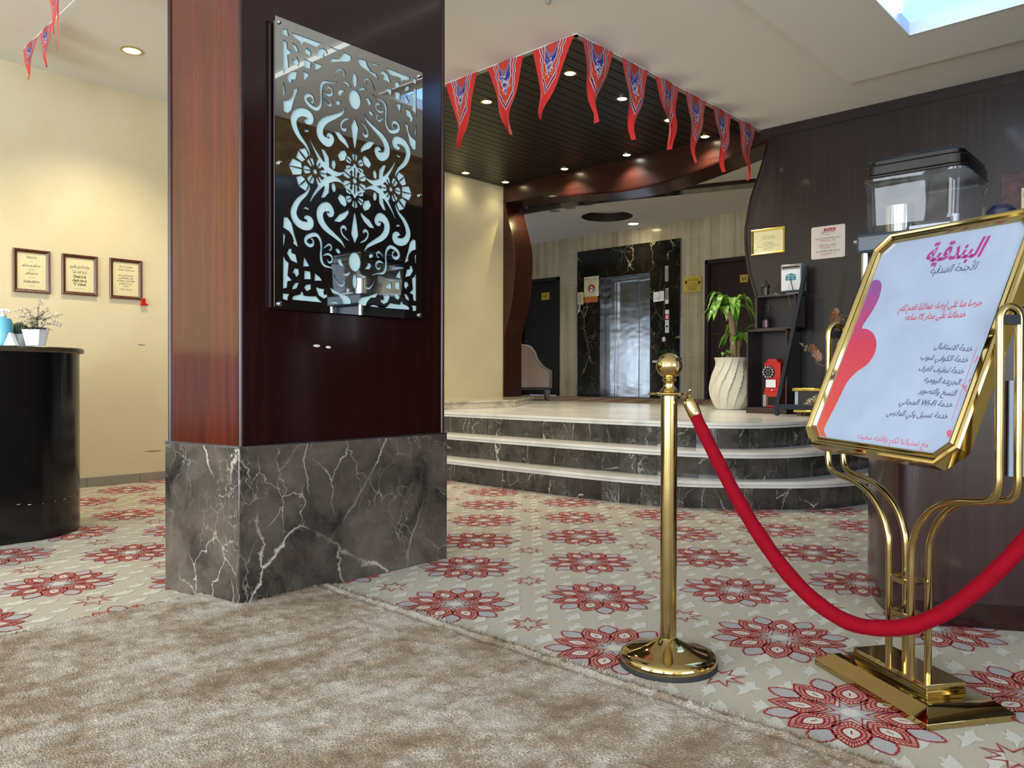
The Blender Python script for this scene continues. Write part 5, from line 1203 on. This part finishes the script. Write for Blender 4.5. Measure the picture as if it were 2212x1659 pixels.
for u_, v_ in ((.0, .0), (.0, .64), (.64, .0), (.64, .64)):
    k = MB(); s0 = [(u_-.012, v_+.005), (u_+.03, v_+.005), (u_+.03, v_+.045), (u_-.012, v_+.045)]; s1 = [(u_-.02, v_), (u_+.055, v_), (u_+.055, v_+.05), (u_-.02, v_+.05)]
    k.add([f(*p, 0.) for p in s0]+[f(*p, seat_z-.03) for p in s1], [(i, (i+1) % 4, 4+(i+1) % 4, 4+i) for i in range(4)]+[(3, 2, 1, 0), (4, 5, 6, 7)]); k.build('leg', M['wood_dark'], ch)

# potted plant
vq = V(7.41, 3.83, ZP); t_ = thing('potted_plant', 'leafy two-tier plant in a tall white vase carved with slanting waves', 'plant', vq)
vp = [(.13, 0), (.145, .01), (.172, .07), (.198, .14), (.208, .21), (.203, .29), (.185, .36), (.160, .42), (.148, .46), (.152, .50), (.168, .535), (.160, .537), (.14, .50), (.0, .47)]
vp2 = smooth(vp[:11], 5)+vp[11:]
t = NT('carved_stone'); M['vase'] = t.fin(t.mix(t.noise(t.co(), 7, 4), lin((196, 190, 172)), lin((222, 217, 202))), .6)
k = MB(); k.lathe([tuple(p) for p in vp2], vq, 160, fn=lambda a, z: (1+.10*(((a*13-z*19+1.3*math.sin(z*8))/6.2832 % 1)**1.6-.5)*min(1, (.53-z)/.06)*min(1, z/.05)) if .01 < z < .53 else 1.); k.build('vase', M['vase'], t_, sharp=60)
k = MB(); k.lathe([(.0, .485), (.13, .485)], vq, 24); k.build('soil', plain('soil', (48, 38, 30), .9), t_)
M['trunk'] = plain('trunk_bark', (140, 116, 84), .8)
def stem(pts, r):
    k = MB(); P = [V(*p) for p in smooth([tuple(vq+V(*p)) for p in pts], 8)]
    k.tube(P, [r*(1+.09*math.sin(i*1.9)) for i in range(len(P))], 12); k.build('trunk', M['trunk'], t_); return P[-1]
rvx, rvy = rv.x, rv.y
def RV(u, v, z): return (rvx*u+FW.x*v, rvy*u+FW.y*v, z)
t1 = stem([RV(.02, 0, .47), RV(.03, 0, .65), RV(.02, 0, .85), RV(.0, 0, 1.02)], .036)
t2 = stem([RV(.075, .02, .47), RV(.08, .02, .64), RV(.09, .02, .72)], .026); t3 = stem([RV(-.03, -.02, .47), RV(-.035, -.02, .56)], .024); 
t4 = stem([RV(.005, 0, .98), RV(-.05, .0, 1.0), RV(-.075, 0, 1.04)], .018)
t = NT('plant_leaf'); z_ = t.n('TexWave', i_Vector=t.co(), i_Scale=9., i_Distortion=3.).outputs[1]
M['leaf'] = t.fin(t.mix(z_, lin((62, 112, 30)), lin((124, 168, 60))), .38, Coat_Weight=.2)
rnd = random.Random(2)
def rosette(c, n, L, up0, lo=0, hi=6.28):
    k = MB()
    for i in range(n):
        a = lo+(hi-lo)*i/n+rnd.uniform(-.3, .3); ln = L*rnd.uniform(.75, 1.1); up = up0*rnd.uniform(.3, 1.25); w_ = .037*rnd.uniform(.8, 1.2); droop = rnd.uniform(.9, 1.5)
        d = V(math.cos(a), math.sin(a), 0); sd = V(-math.sin(a), math.cos(a), 0); N = 10; vs = []
        for j in range(N+1):
            s_ = j/N; p = c+d*ln*(s_**.85)*(1-.12*s_)+V(0, 0, up*ln*math.sin(min(1, s_*1.1)*math.pi*.62)*1.1-droop*ln*.62*s_**2.4)
            ww = w_*math.sin(math.pi*min(1, .12+s_*.88))**.8*(1 if s_ < .97 else .3)
            vs += [p+sd*ww+V(0, 0, ww*.35), p, p-sd*ww+V(0, 0, ww*.35)]
        fs = []
        for j in range(N): fs += [(3*j, 3*j+1, 3*j+4, 3*j+3), (3*j+1, 3*j+2, 3*j+5, 3*j+4)]
        k.add(vs, fs)
    k.build('leaves', M['leaf'], t_)
rosette(t1, 20, .31, .75); rosette(t4, 9, .26, .3, R_(90), R_(260)); rosette(t2, 11, .25, .7); rosette(t3, 4, .10, .6)

# ================================================================== DISPLAY BOXES AND WHAT STANDS ON THEM
def cubby(name, label, y0, y1, z0, z1, x0, x1, plinth=False):
    t_ = thing(name, label, 'shelf', ((x0+x1)/2, (y0+y1)/2, z0), 'dark open display boxes'); w_ = .014
    k = MB(); zb = z0+.04 if plinth else z0
    k.box((x0, y0, zb), (x1, y0+w_, z1)); k.box((x0, y1-w_, zb), (x1, y1, z1)); k.box((x0, y0, zb), (x1, y1, zb+w_)); k.box((x0, y0, z1-w_), (x1, y1, z1)); k.build('shell', M['cubby'], t_, bevel=.0015)
    k = MB(); k.box((x1-.012, y0+w_, zb+w_), (x1-.002, y1-w_, z1-w_)); k.build('back_panel', M['cubby'], t_)
    if plinth: k = MB(); k.box((x0-.004, y0, z0), (x1, y1, zb)); k.build('plinth', M['wood_beam'], t_)
    return t_
cubby('display_box', 'tall dark open display box standing on the landing, holding red telephone', 2.955, 3.342, ZP, 1.342, 6.78, 7.085, True)
cubby('display_box', 'smaller dark open box on top of the tall display box', 2.878, 3.254, 1.342, 1.654, 6.78, 6.99)
def lantern(loc, s, label, glass):
    t_ = thing('lantern', label, 'lantern', loc, 'black metal lanterns'); loc = Vector(loc); k = MB()
    k.lathe([(.036*s, 0), (.038*s, .008*s), (.03*s, .012*s)], loc, 6)
    for i in range(6): a = R_(60*i); p = loc+V(.03*s*math.cos(a), .03*s*math.sin(a), 0); k.box((p.x-.003*s, p.y-.003*s, loc.z+.01*s), (p.x+.003*s, p.y+.003*s, loc.z+.085*s))
    k.lathe([(.04*s, .082*s), (.042*s, .09*s), (.03*s, .108*s), (.016*s, .118*s), (.016*s, .128*s), (.01*s, .14*s), (0, .146*s)], loc, 6); k.build('body', M['black_matt'], t_, sharp=20)
    k = MB(); k.tube([loc+V(0, .012*s*math.cos(a), .155*s+.012*s*math.sin(a)) for a in [i*.6 for i in range(10)]], .002*s, 6); k.build('ring', M['black_matt'], t_)
    k = MB(); k.lathe([(.026*s, .012*s), (.026*s, .082*s)], loc, 6); k.build('glass', glass, t_, sharp=10)
lp = PX(1653, 636, 6.88); lantern((6.88, lp.y, 1.654), 1.05, 'black lantern standing on top of the smaller display box', plain('amber_glass', (74, 62, 36), .2))
lp = PX(1654, 711, 6.87); lantern((6.87, lp.y, 1.3565), .95, 'black lantern with pinkish glass inside the smaller display box', plain('pink_glass', (170, 128, 134), .3))
lp = PX(1652, 660, 6.94); t_ = thing('dried_sprig', 'spray of dried flowers behind the lantern inside the smaller box', 'dried flowers', (6.94, lp.y, 1.3565))
k = MB(); rnd = random.Random(8); b = V(6.94, lp.y, 1.357)
for i in range(16):
    e = b+V(rnd.uniform(-.03, .03), rnd.uniform(-.05, .05), rnd.uniform(.17, .26)); k.tube([b, b.lerp(e, .6)+V(0, rnd.uniform(-.01, .01), 0), e], .0012, 5); k.ball(e, rnd.uniform(.004, .008), seg=8)
k.build('sprays', plain('dried_stems', (116, 108, 88), .8), t_)
k = MB(); k.lathe([(.018, 0), (.022, .03), (.012, .06), (.012, .07)], b, 12); k.build('vase', M['black_matt'], t_)
lp = PX(1673, 634, 6.83); t_ = thing('crumpled_paper', 'crumpled white paper lying on the smaller display box', 'paper', (6.84, lp.y, 1.655))
k = MB(); rnd = random.Random(1); g = [[V(6.80+i*.02, lp.y-.055+j*.0183, 1.657+rnd.uniform(0, .012)*(1+(j == 2))) for j in range(7)] for i in range(5)]
k.add([p for r_ in g for p in r_], [(i*7+j, i*7+j+1, (i+1)*7+j+1, (i+1)*7+j) for i in range(4) for j in range(6)]); k.build('sheet', M['paper'], t_, sharp=5)
# suggestion box with pen
a = PX(1685, 625, 6.86); b = PX(1731, 565, 6.86); y1_, y0_ = a.y, b.y; z0_, z1_ = 1.6545, PX(1690, 572, 6.86).z
t_ = thing('suggestion_box', 'silver box with white front and blue label on the smaller display box', 'box', (6.93, (y0_+y1_)/2, z0_))
k = MB(); k.box((6.865, y0_, z0_+.03), (6.985, y1_, z1_)); k.box((6.90, y0_+.03, z0_), (6.98, y1_-.03, z0_+.03)); k.build('body', M['silver_plastic'], t_, bevel=.01)
f = fr((6.8645, y1_, z0_+.03), (0, -1, 0), (0, 0, 1)); Wd, Hd = y1_-y0_, z1_-z0_-.03
k = MB(); k.prism([(.012, .012), (Wd-.012, .012), (Wd-.012, Hd-.05), (.012, Hd-.05)], -.001, .002, fn=f); fsh = k.build('front_sheet', M['paper'], t_)
k = MB(); k.prism([(.02, Hd-.035), (Wd-.02, Hd-.035), (Wd-.02, Hd-.022), (.02, Hd-.022)], -.001, .002, fn=lambda u, v, w_: f(u, v, w_*1.3)); k.build('slot', M['black'], t_)
k = MB(); fl2 = lambda u, v: f(u, v, .0032); k.poly([fl2(*p) for p in ((.05, .10), (Wd-.05, .10), (Wd-.05, .148), (Wd*.5, .165), (.05, .148))]); k.build('blue_label', M['teal'], fsh)
k = MB(); write(k, 'نسعد بآرائكم', lambda u, v: f(u, v, .0038), Wd/2, .137, .022, width=.09, bold=.01); write(k, 'واقتراحاتكم', lambda u, v: f(u, v, .0038), Wd/2, .112, .022, width=.06, bold=.01); k.build('lettering', M['paper'], fsh)
k = MB(); pa_, pb_ = PX(1707, 600, 6.84), PX(1713, 627, 6.84); k.tube([pa_, pb_], .004, 8); pen = k.build('pen', M['black'], t_)
k = MB(); k.tube([pa_+V(.003, 0, 0), V(6.775, pa_.y-.005, 1.66), PX(1708, 664, 6.772)], .0012, 5); k.build('pen_cord', M['silver_plastic'], pen)
# red telephone
ty0, ty1 = PX(1684, 870, 6.86).y, PX(1643, 870, 6.86).y; tb = .6245; tx = 6.86; yc_ = (ty0+ty1)/2-.01
t_ = thing('wall_telephone', 'red vintage dial pay telephone standing inside the tall display box', 'telephone', (tx+.06, yc_, tb))
wz = lambda py: PX(1665, py, tx).z
k = MB(); k.box((tx, yc_-.085, tb), (tx+.14, yc_+.07, wz(845))); k.box((tx, yc_-.085, wz(846)), (tx+.12, yc_+.065, wz(838))); k.box((tx+.01, yc_-.085, wz(840)), (tx+.12, yc_+.06, wz(815))); k.box((tx, yc_-.09, wz(817)), (tx+.14, yc_+.07, wz(783)))
k.prism([(yc_-.07, wz(783)), (yc_+.055, wz(783)), (yc_+.03, wz(775)), (yc_-.045, wz(775))], tx, tx+.12, fn=lambda u, v, w_: V(w_, u, v)); k.build('body', M['red'], t_, bevel=.005)
dc_ = V(tx-.001, yc_+.025, wz(804)); k = MB(); k.tube([dc_, dc_-V(.012, 0, 0)], .058, 28); dial = k.build('dial', M['black'], t_)
for r_, n_ in ((.047, 12), (.02, 6)):
    for i in range(n_): k = MB(); k.ball(dc_-V(.013, 0, 0)+V(0, r_*math.cos(i*6.283/n_), r_*math.sin(i*6.283/n_)), .0075 if n_ == 12 else .004, seg=10); k.build('dial_hole', M['ceramic'], dial)
k = MB(); k.box((tx-.004, yc_-.045, wz(837)), (tx, yc_+.05, wz(820))); k.build('card', M['paper'], t_)
k = MB(); k.box((tx-.003, yc_-.05, tb+.02), (tx, yc_+.03, tb+.10)); k.build('coin_door', M['black'], t_)
k = MB(); k.box((tx-.012, yc_+.04, tb+.005), (tx+.05, yc_+.078, tb+.12)); k.build('coin_tray', M['silver_plastic'], t_, bevel=.006)
k = MB(); k.ball((tx-.002, yc_-.01, wz(843)), .008, seg=10); k.build('lock', M['ceramic'], t_)
# leaning metal stand on casters
a, b, c_ = PX(1743, 573, 6.5), PX(1679, 878, 6.5), PX(1775, 882, 6.5)
t_ = thing('rolling_stand', 'dark metal stand on casters leaning in front of the display boxes', 'stand', (6.5, b.y, ZP))
k = MB(); d = (a-b).normalized(); s_ = V(0, d.z, -d.y); k.add([b+s_*.018+V(x, 0, 0) for x in (-.02, .02)]+[b-s_*.018+V(x, 0, 0) for x in (-.02, .02)]+[a+s_*.016+V(x, 0, 0) for x in (-.02, .02)]+[a-s_*.016+V(x, 0, 0) for x in (-.02, .02)], [(0, 1, 3, 2), (4, 6, 7, 5), (0, 4, 5, 1), (2, 3, 7, 6), (0, 2, 6, 4), (1, 5, 7, 3)]); k.build('post', M['steel_dark'], t_, bevel=.003)
k = MB(); k.box((6.475, c_.y-.12, b.z-.022), (6.525, b.y+.02, b.z+.022)); k.build('base_bar', M['steel_dark'], t_, bevel=.003)
k = MB(); k.box((6.44, c_.y-.12, b.z-.022), (6.575, c_.y-.07, b.z+.022)); k.build('cross_bar', M['steel_dark'], t_, bevel=.003)
for x, y in ((6.5, b.y), (6.452, c_.y-.095), (6.563, c_.y-.095)): k = MB(); k.tube([(x-.012, y, ZP+.022), (x+.012, y, ZP+.022)], .022, 14); k.box((x-.006, y-.012, ZP+.022), (x+.006, y+.012, b.z-.02)); k.build('caster', M['rubber'], t_)
# ornate chest
bq = PX(1717, 893, 6.62); e = PX(1775, 893, 6.62); y1_, y0_ = bq.y, e.y-.02; zz = lambda py: PX(1740, py, 6.62).z
t_ = thing('jewelled_chest', 'small chest with gold filigree and pearls behind the sign frame', 'chest', (6.72, (y0_+y1_)/2, ZP))
k = MB(); k.box((6.63, y0_, ZP+.05), (6.82, y1_, zz(845))); k.build('body', M['cubby'], t_)
k = MB(); k.box((6.60, y0_-.02, zz(845)), (6.84, y1_+.02, zz(838))); k.build('lid', M['gold'], t_, bevel=.006)
for y in (y1_-.028, y0_): k = MB(); k.box((6.618, y, ZP+.05), (6.65, y+.028, zz(846))); k.build('corner_post', M['glitter'], t_)
k = MB(); k.box((6.61, y0_-.01, ZP+.03), (6.83, y1_+.01, ZP+.05)); k.build('base', M['gold'], t_, bevel=.004)
k = MB(); rnd = random.Random(6); zb, zt2 = ZP+.055, zz(847)
for i in range(70):
    u = rnd.random(); v = rnd.random()*min(1, u*1.15+.05); y = y1_-.04-u*(y1_-y0_-.07); z = zb+v*(zt2-zb)
    k.tube([V(6.624, y+.012*math.cos(a), z+.012*math.sin(a)) for a in [j*.55+rnd.random() for j in range(9)]], .0028, 5)
k.build('filigree', M['pearl'], t_)
for i in range(6): k = MB(); u = .12+i*.11; k.ball((6.62, y1_-.045-u*(y1_-y0_-.07), zb+(u*1.1)*(zt2-zb)), .009, seg=10); k.build('pearl', M['ceramic'], t_)
for y in (y1_-.03, y0_+.01):
    for x in (6.64, 6.79): k = MB(); k.box((x, y-.02, ZP), (x+.03, y+.02, ZP+.03)); k.build('foot', M['frame_wood'], t_)
# dried orchids
oq = V(6.92, 2.445, ZP); odp = (oq-CAM).dot(FW)
t_ = thing('dried_orchids', 'brown dried orchid stems showing left of the brass sign frame', 'dried flowers', oq)
k = MB(); k.lathe([(.04, 0), (.055, .02), (.06, .10), (.04, .2), (.03, .26), (.036, .29), (.03, .29), (.025, .26)], oq, 24); k.build('vase', M['char'], t_)
O = lambda x, y, dd=0: Pd(x, y, odp+dd); top_ = oq+V(0, 0, .27); k = MB()
for pth in ([O(1840, 760), O(1790, 789), O(1766, 785), O(1763, 775)], [O(1763, 770), O(1745, 755), O(1727, 740)], [O(1850, 740), O(1838, 690), O(1828, 683), O(1806, 680)]):
    P = ([top_] if pth[0].x != O(1763, 770).x else [])+pth; k.tube([V(*p) for p in smooth([tuple(p) for p in P], 6)], .004, 6)
for x, y in ((1743, 748), (1740, 756), (1822, 690), (1733, 744)): k.ball(O(x, y), .012, seg=10)
k.build('stems', plain('dry_stem', (134, 128, 96), .7), t_)
rnd = random.Random(12); M['petal'] = plain('dry_petal', (152, 104, 72), .7); M['petal2'] = plain('pale_dry_petal', (196, 150, 120), .7)
for (x, y, r_, mt) in ((1803, 690, .055, 'petal'), (1806, 672, .03, 'petal2'), (1800, 680, .04, 'petal'), (1764, 766, .045, 'petal2'), (1755, 752, .04, 'petal'), (1768, 772, .035, 'petal2')):
    k = MB(); c0 = O(x, y, -.01)
    for j in range(6):
        a = j*1.05+rnd.random()*.5; d = rv*math.cos(a)+V(0, 0, 1)*math.sin(a)-fwv*.25; sd = d.cross(fwv).normalized()
        k.add([c0, c0+d*r_*.5+sd*r_*.42, c0+d*r_*.95+sd*r_*.2, c0+d*r_+fwv*.01, c0+d*r_*.9-sd*r_*.25, c0+d*r_*.45-sd*r_*.4], [(0, 1, 2, 3), (0, 3, 4, 5)])
    k.build('blossom', M[mt], t_)
k = MB()
for a in (2.2, 2.8, 1.7): d = rv*math.cos(a)+V(0, 0, 1)*math.sin(a); b_ = O(1805, 708); k.add([b_, b_+d*.04+rv*.012, b_+d*.075, b_+d*.04-rv*.012], [(0, 1, 2, 3)])
k.build('bract', M['ceramic'], t_)

# ================================================================== ON THE DARK RIGHT WALL
c4_ = [PX(*p, XW) for p in ((1624, 498), (1697, 489), (1697, 545), (1623.5, 552))]
y1_, y0_ = c4_[0].y, c4_[1].y; z0_, z1_ = (c4_[2].z+c4_[3].z)/2, (c4_[0].z+c4_[1].z)/2
t_ = thing('gold_framed_certificate', 'ivory certificate in a thin gold frame on the dark wall', 'certificate', (XW, (y0_+y1_)/2, z0_))
k = MB(); prof = [(0, 0), (0, .016), (.006, .02), (.014, .014), (.022, .006), (.022, .002)]
rings = [[V(XW-w_, y1_-i, z0_+i), V(XW-w_, y0_+i, z0_+i), V(XW-w_, y0_+i, z1_-i), V(XW-w_, y1_-i, z1_-i)] for i, w_ in prof]
for r1, r2 in zip(rings, rings[1:]): k.add(r1+r2, [(i, (i+1) % 4, 4+(i+1) % 4, 4+i) for i in range(4)])
k.build('frame', M['gold'], t_, sharp=15)
k = MB(); k.box((XW-.005, y0_+.008, z0_+.008), (XW-.0005, y1_-.008, z1_-.008)); k.build('sheet', M['ivory'], t_)
f = fr((XW-.0055, (y0_+y1_)/2, z0_), (0, -1, 0), (0, 0, 1)); k = MB(); Hc = z1_-z0_
for s_, v, wd in (('إلى من يهمه الأمر', .68, .12), ('شهادة تقدير من الإدارة', .60, .13), ('عزيزي النزيل', .44, .09), ('نرجو المحافظة على سلامة', .37, .13), ('الأثاث وعدم العبث بمحتويات الغرف وشكرا لكم', .29, .22), ('إدارة الفندق', .21, .09)): write(k, s_, f, 0, v*Hc, .016, width=wd)
k.build('lettering', M['ink'], t_)
c4_ = [PX(*p, XW) for p in ((1753, 491), (1826, 485.5), (1824, 555), (1753, 561))]; y1_, y0_ = c4_[0].y, c4_[1].y; z0_, z1_ = c4_[3].z-.002, c4_[0].z-.006
t_ = thing('hospital_numbers_plate', 'pale rounded plate of hospital phone numbers on the dark wall', 'sign', (XW, (y0_+y1_)/2, z0_))
W_, H_ = y1_-y0_, z1_-z0_; f = fr((XW, (y0_+y1_)/2, (z0_+z1_)/2), (0, -1, 0), (0, 0, 1)); k = MB()
k.prism(rr(W_, H_, .016), .0, .004, fn=f); hpl = k.build('plate', M['silverplate'], t_)
fq = lambda u, v: f(u, v, .0048)
k = MB(); k.poly([fq(u+.005, v+.112) for u, v in rr(.13, .026, .012)]); hdr = k.build('header', M['ink_red'], hpl)
k = MB(); k.poly([f(-.052+.015*math.cos(a), .112+.015*math.sin(a), .0052) for a in [i*.4 for i in range(16)]]); write(k, 'أرقام مهمة لكم', lambda u, v: f(u, v, .0054), .018, .107, .018, width=.08, bold=.01); k.build('header_print', M['paper'], hpl)
k = MB()
k.ribbon([(-.058, .119), (-.056, .108), (-.046, .104)], .004, lambda u, v: f(u, v, .0058))
for s_, v, wd in (('رقم الهلال الأحمر السعودي', .084, .12), ('مستشفى الملك فهد التخصصي ببريدة', .032, .23), ('مستشفى بريدة المركزي', -.03, .16), ('مستشفى الولادة والأطفال ببريدة', -.085, .22)): write(k, s_, fq, 0, v, .021, width=wd, bold=.008)
k.build('lettering', M['ink'], hpl)
k = MB()
for s_, v, wd in (('٩٩٧', .058, .045), ('٠١٦ ٣٢٥٢٢٥٠', .006, .13), ('٠١٦ ٣٢٥١٤٧٩', -.056, .13), ('٠١٦ ٣٨١٨٣٣٨', -.115, .14)): write(k, s_, fq, 0, v, .024, width=wd, bold=.006)
k.build('numbers', M['ink_red'], hpl)
a, b = PX(2164, 378, XW), PX(2164, 452, XW); t_ = thing('wall_picture', 'dim reddish mottled picture on dark wall above the sign at right', 'picture', (XW, a.y-.3, b.z-.05))
t = NT('mottled_red'); M['mottle'] = t.fin(t.ramp(t.noise(t.co(), 14, 5, .7), [(.35, lin((56, 38, 44))), (.65, lin((104, 62, 62)))]), .5)
k = MB(); k.box((XW-.02, a.y-.6, b.z-.05), (XW, a.y, a.z)); k.build('canvas', M['mottle'], t_, bevel=.003)
a = PX(2206, 406, XW-.06); t_ = thing('wall_controller', 'cream wall control box at the right photo edge above the sign', 'controller', (XW-.06, a.y-.06, a.z-.16))
k = MB(); k.box((XW-.06, a.y-.12, a.z-.17), (XW-.02, a.y, a.z)); k.build('body', M['ivory'], t_, bevel=.004)
k = MB(); k.box((XW-.063, a.y-.10, a.z-.075), (XW-.059, a.y-.012, a.z-.035)); k.build('display', M['silver_plastic'], t_)
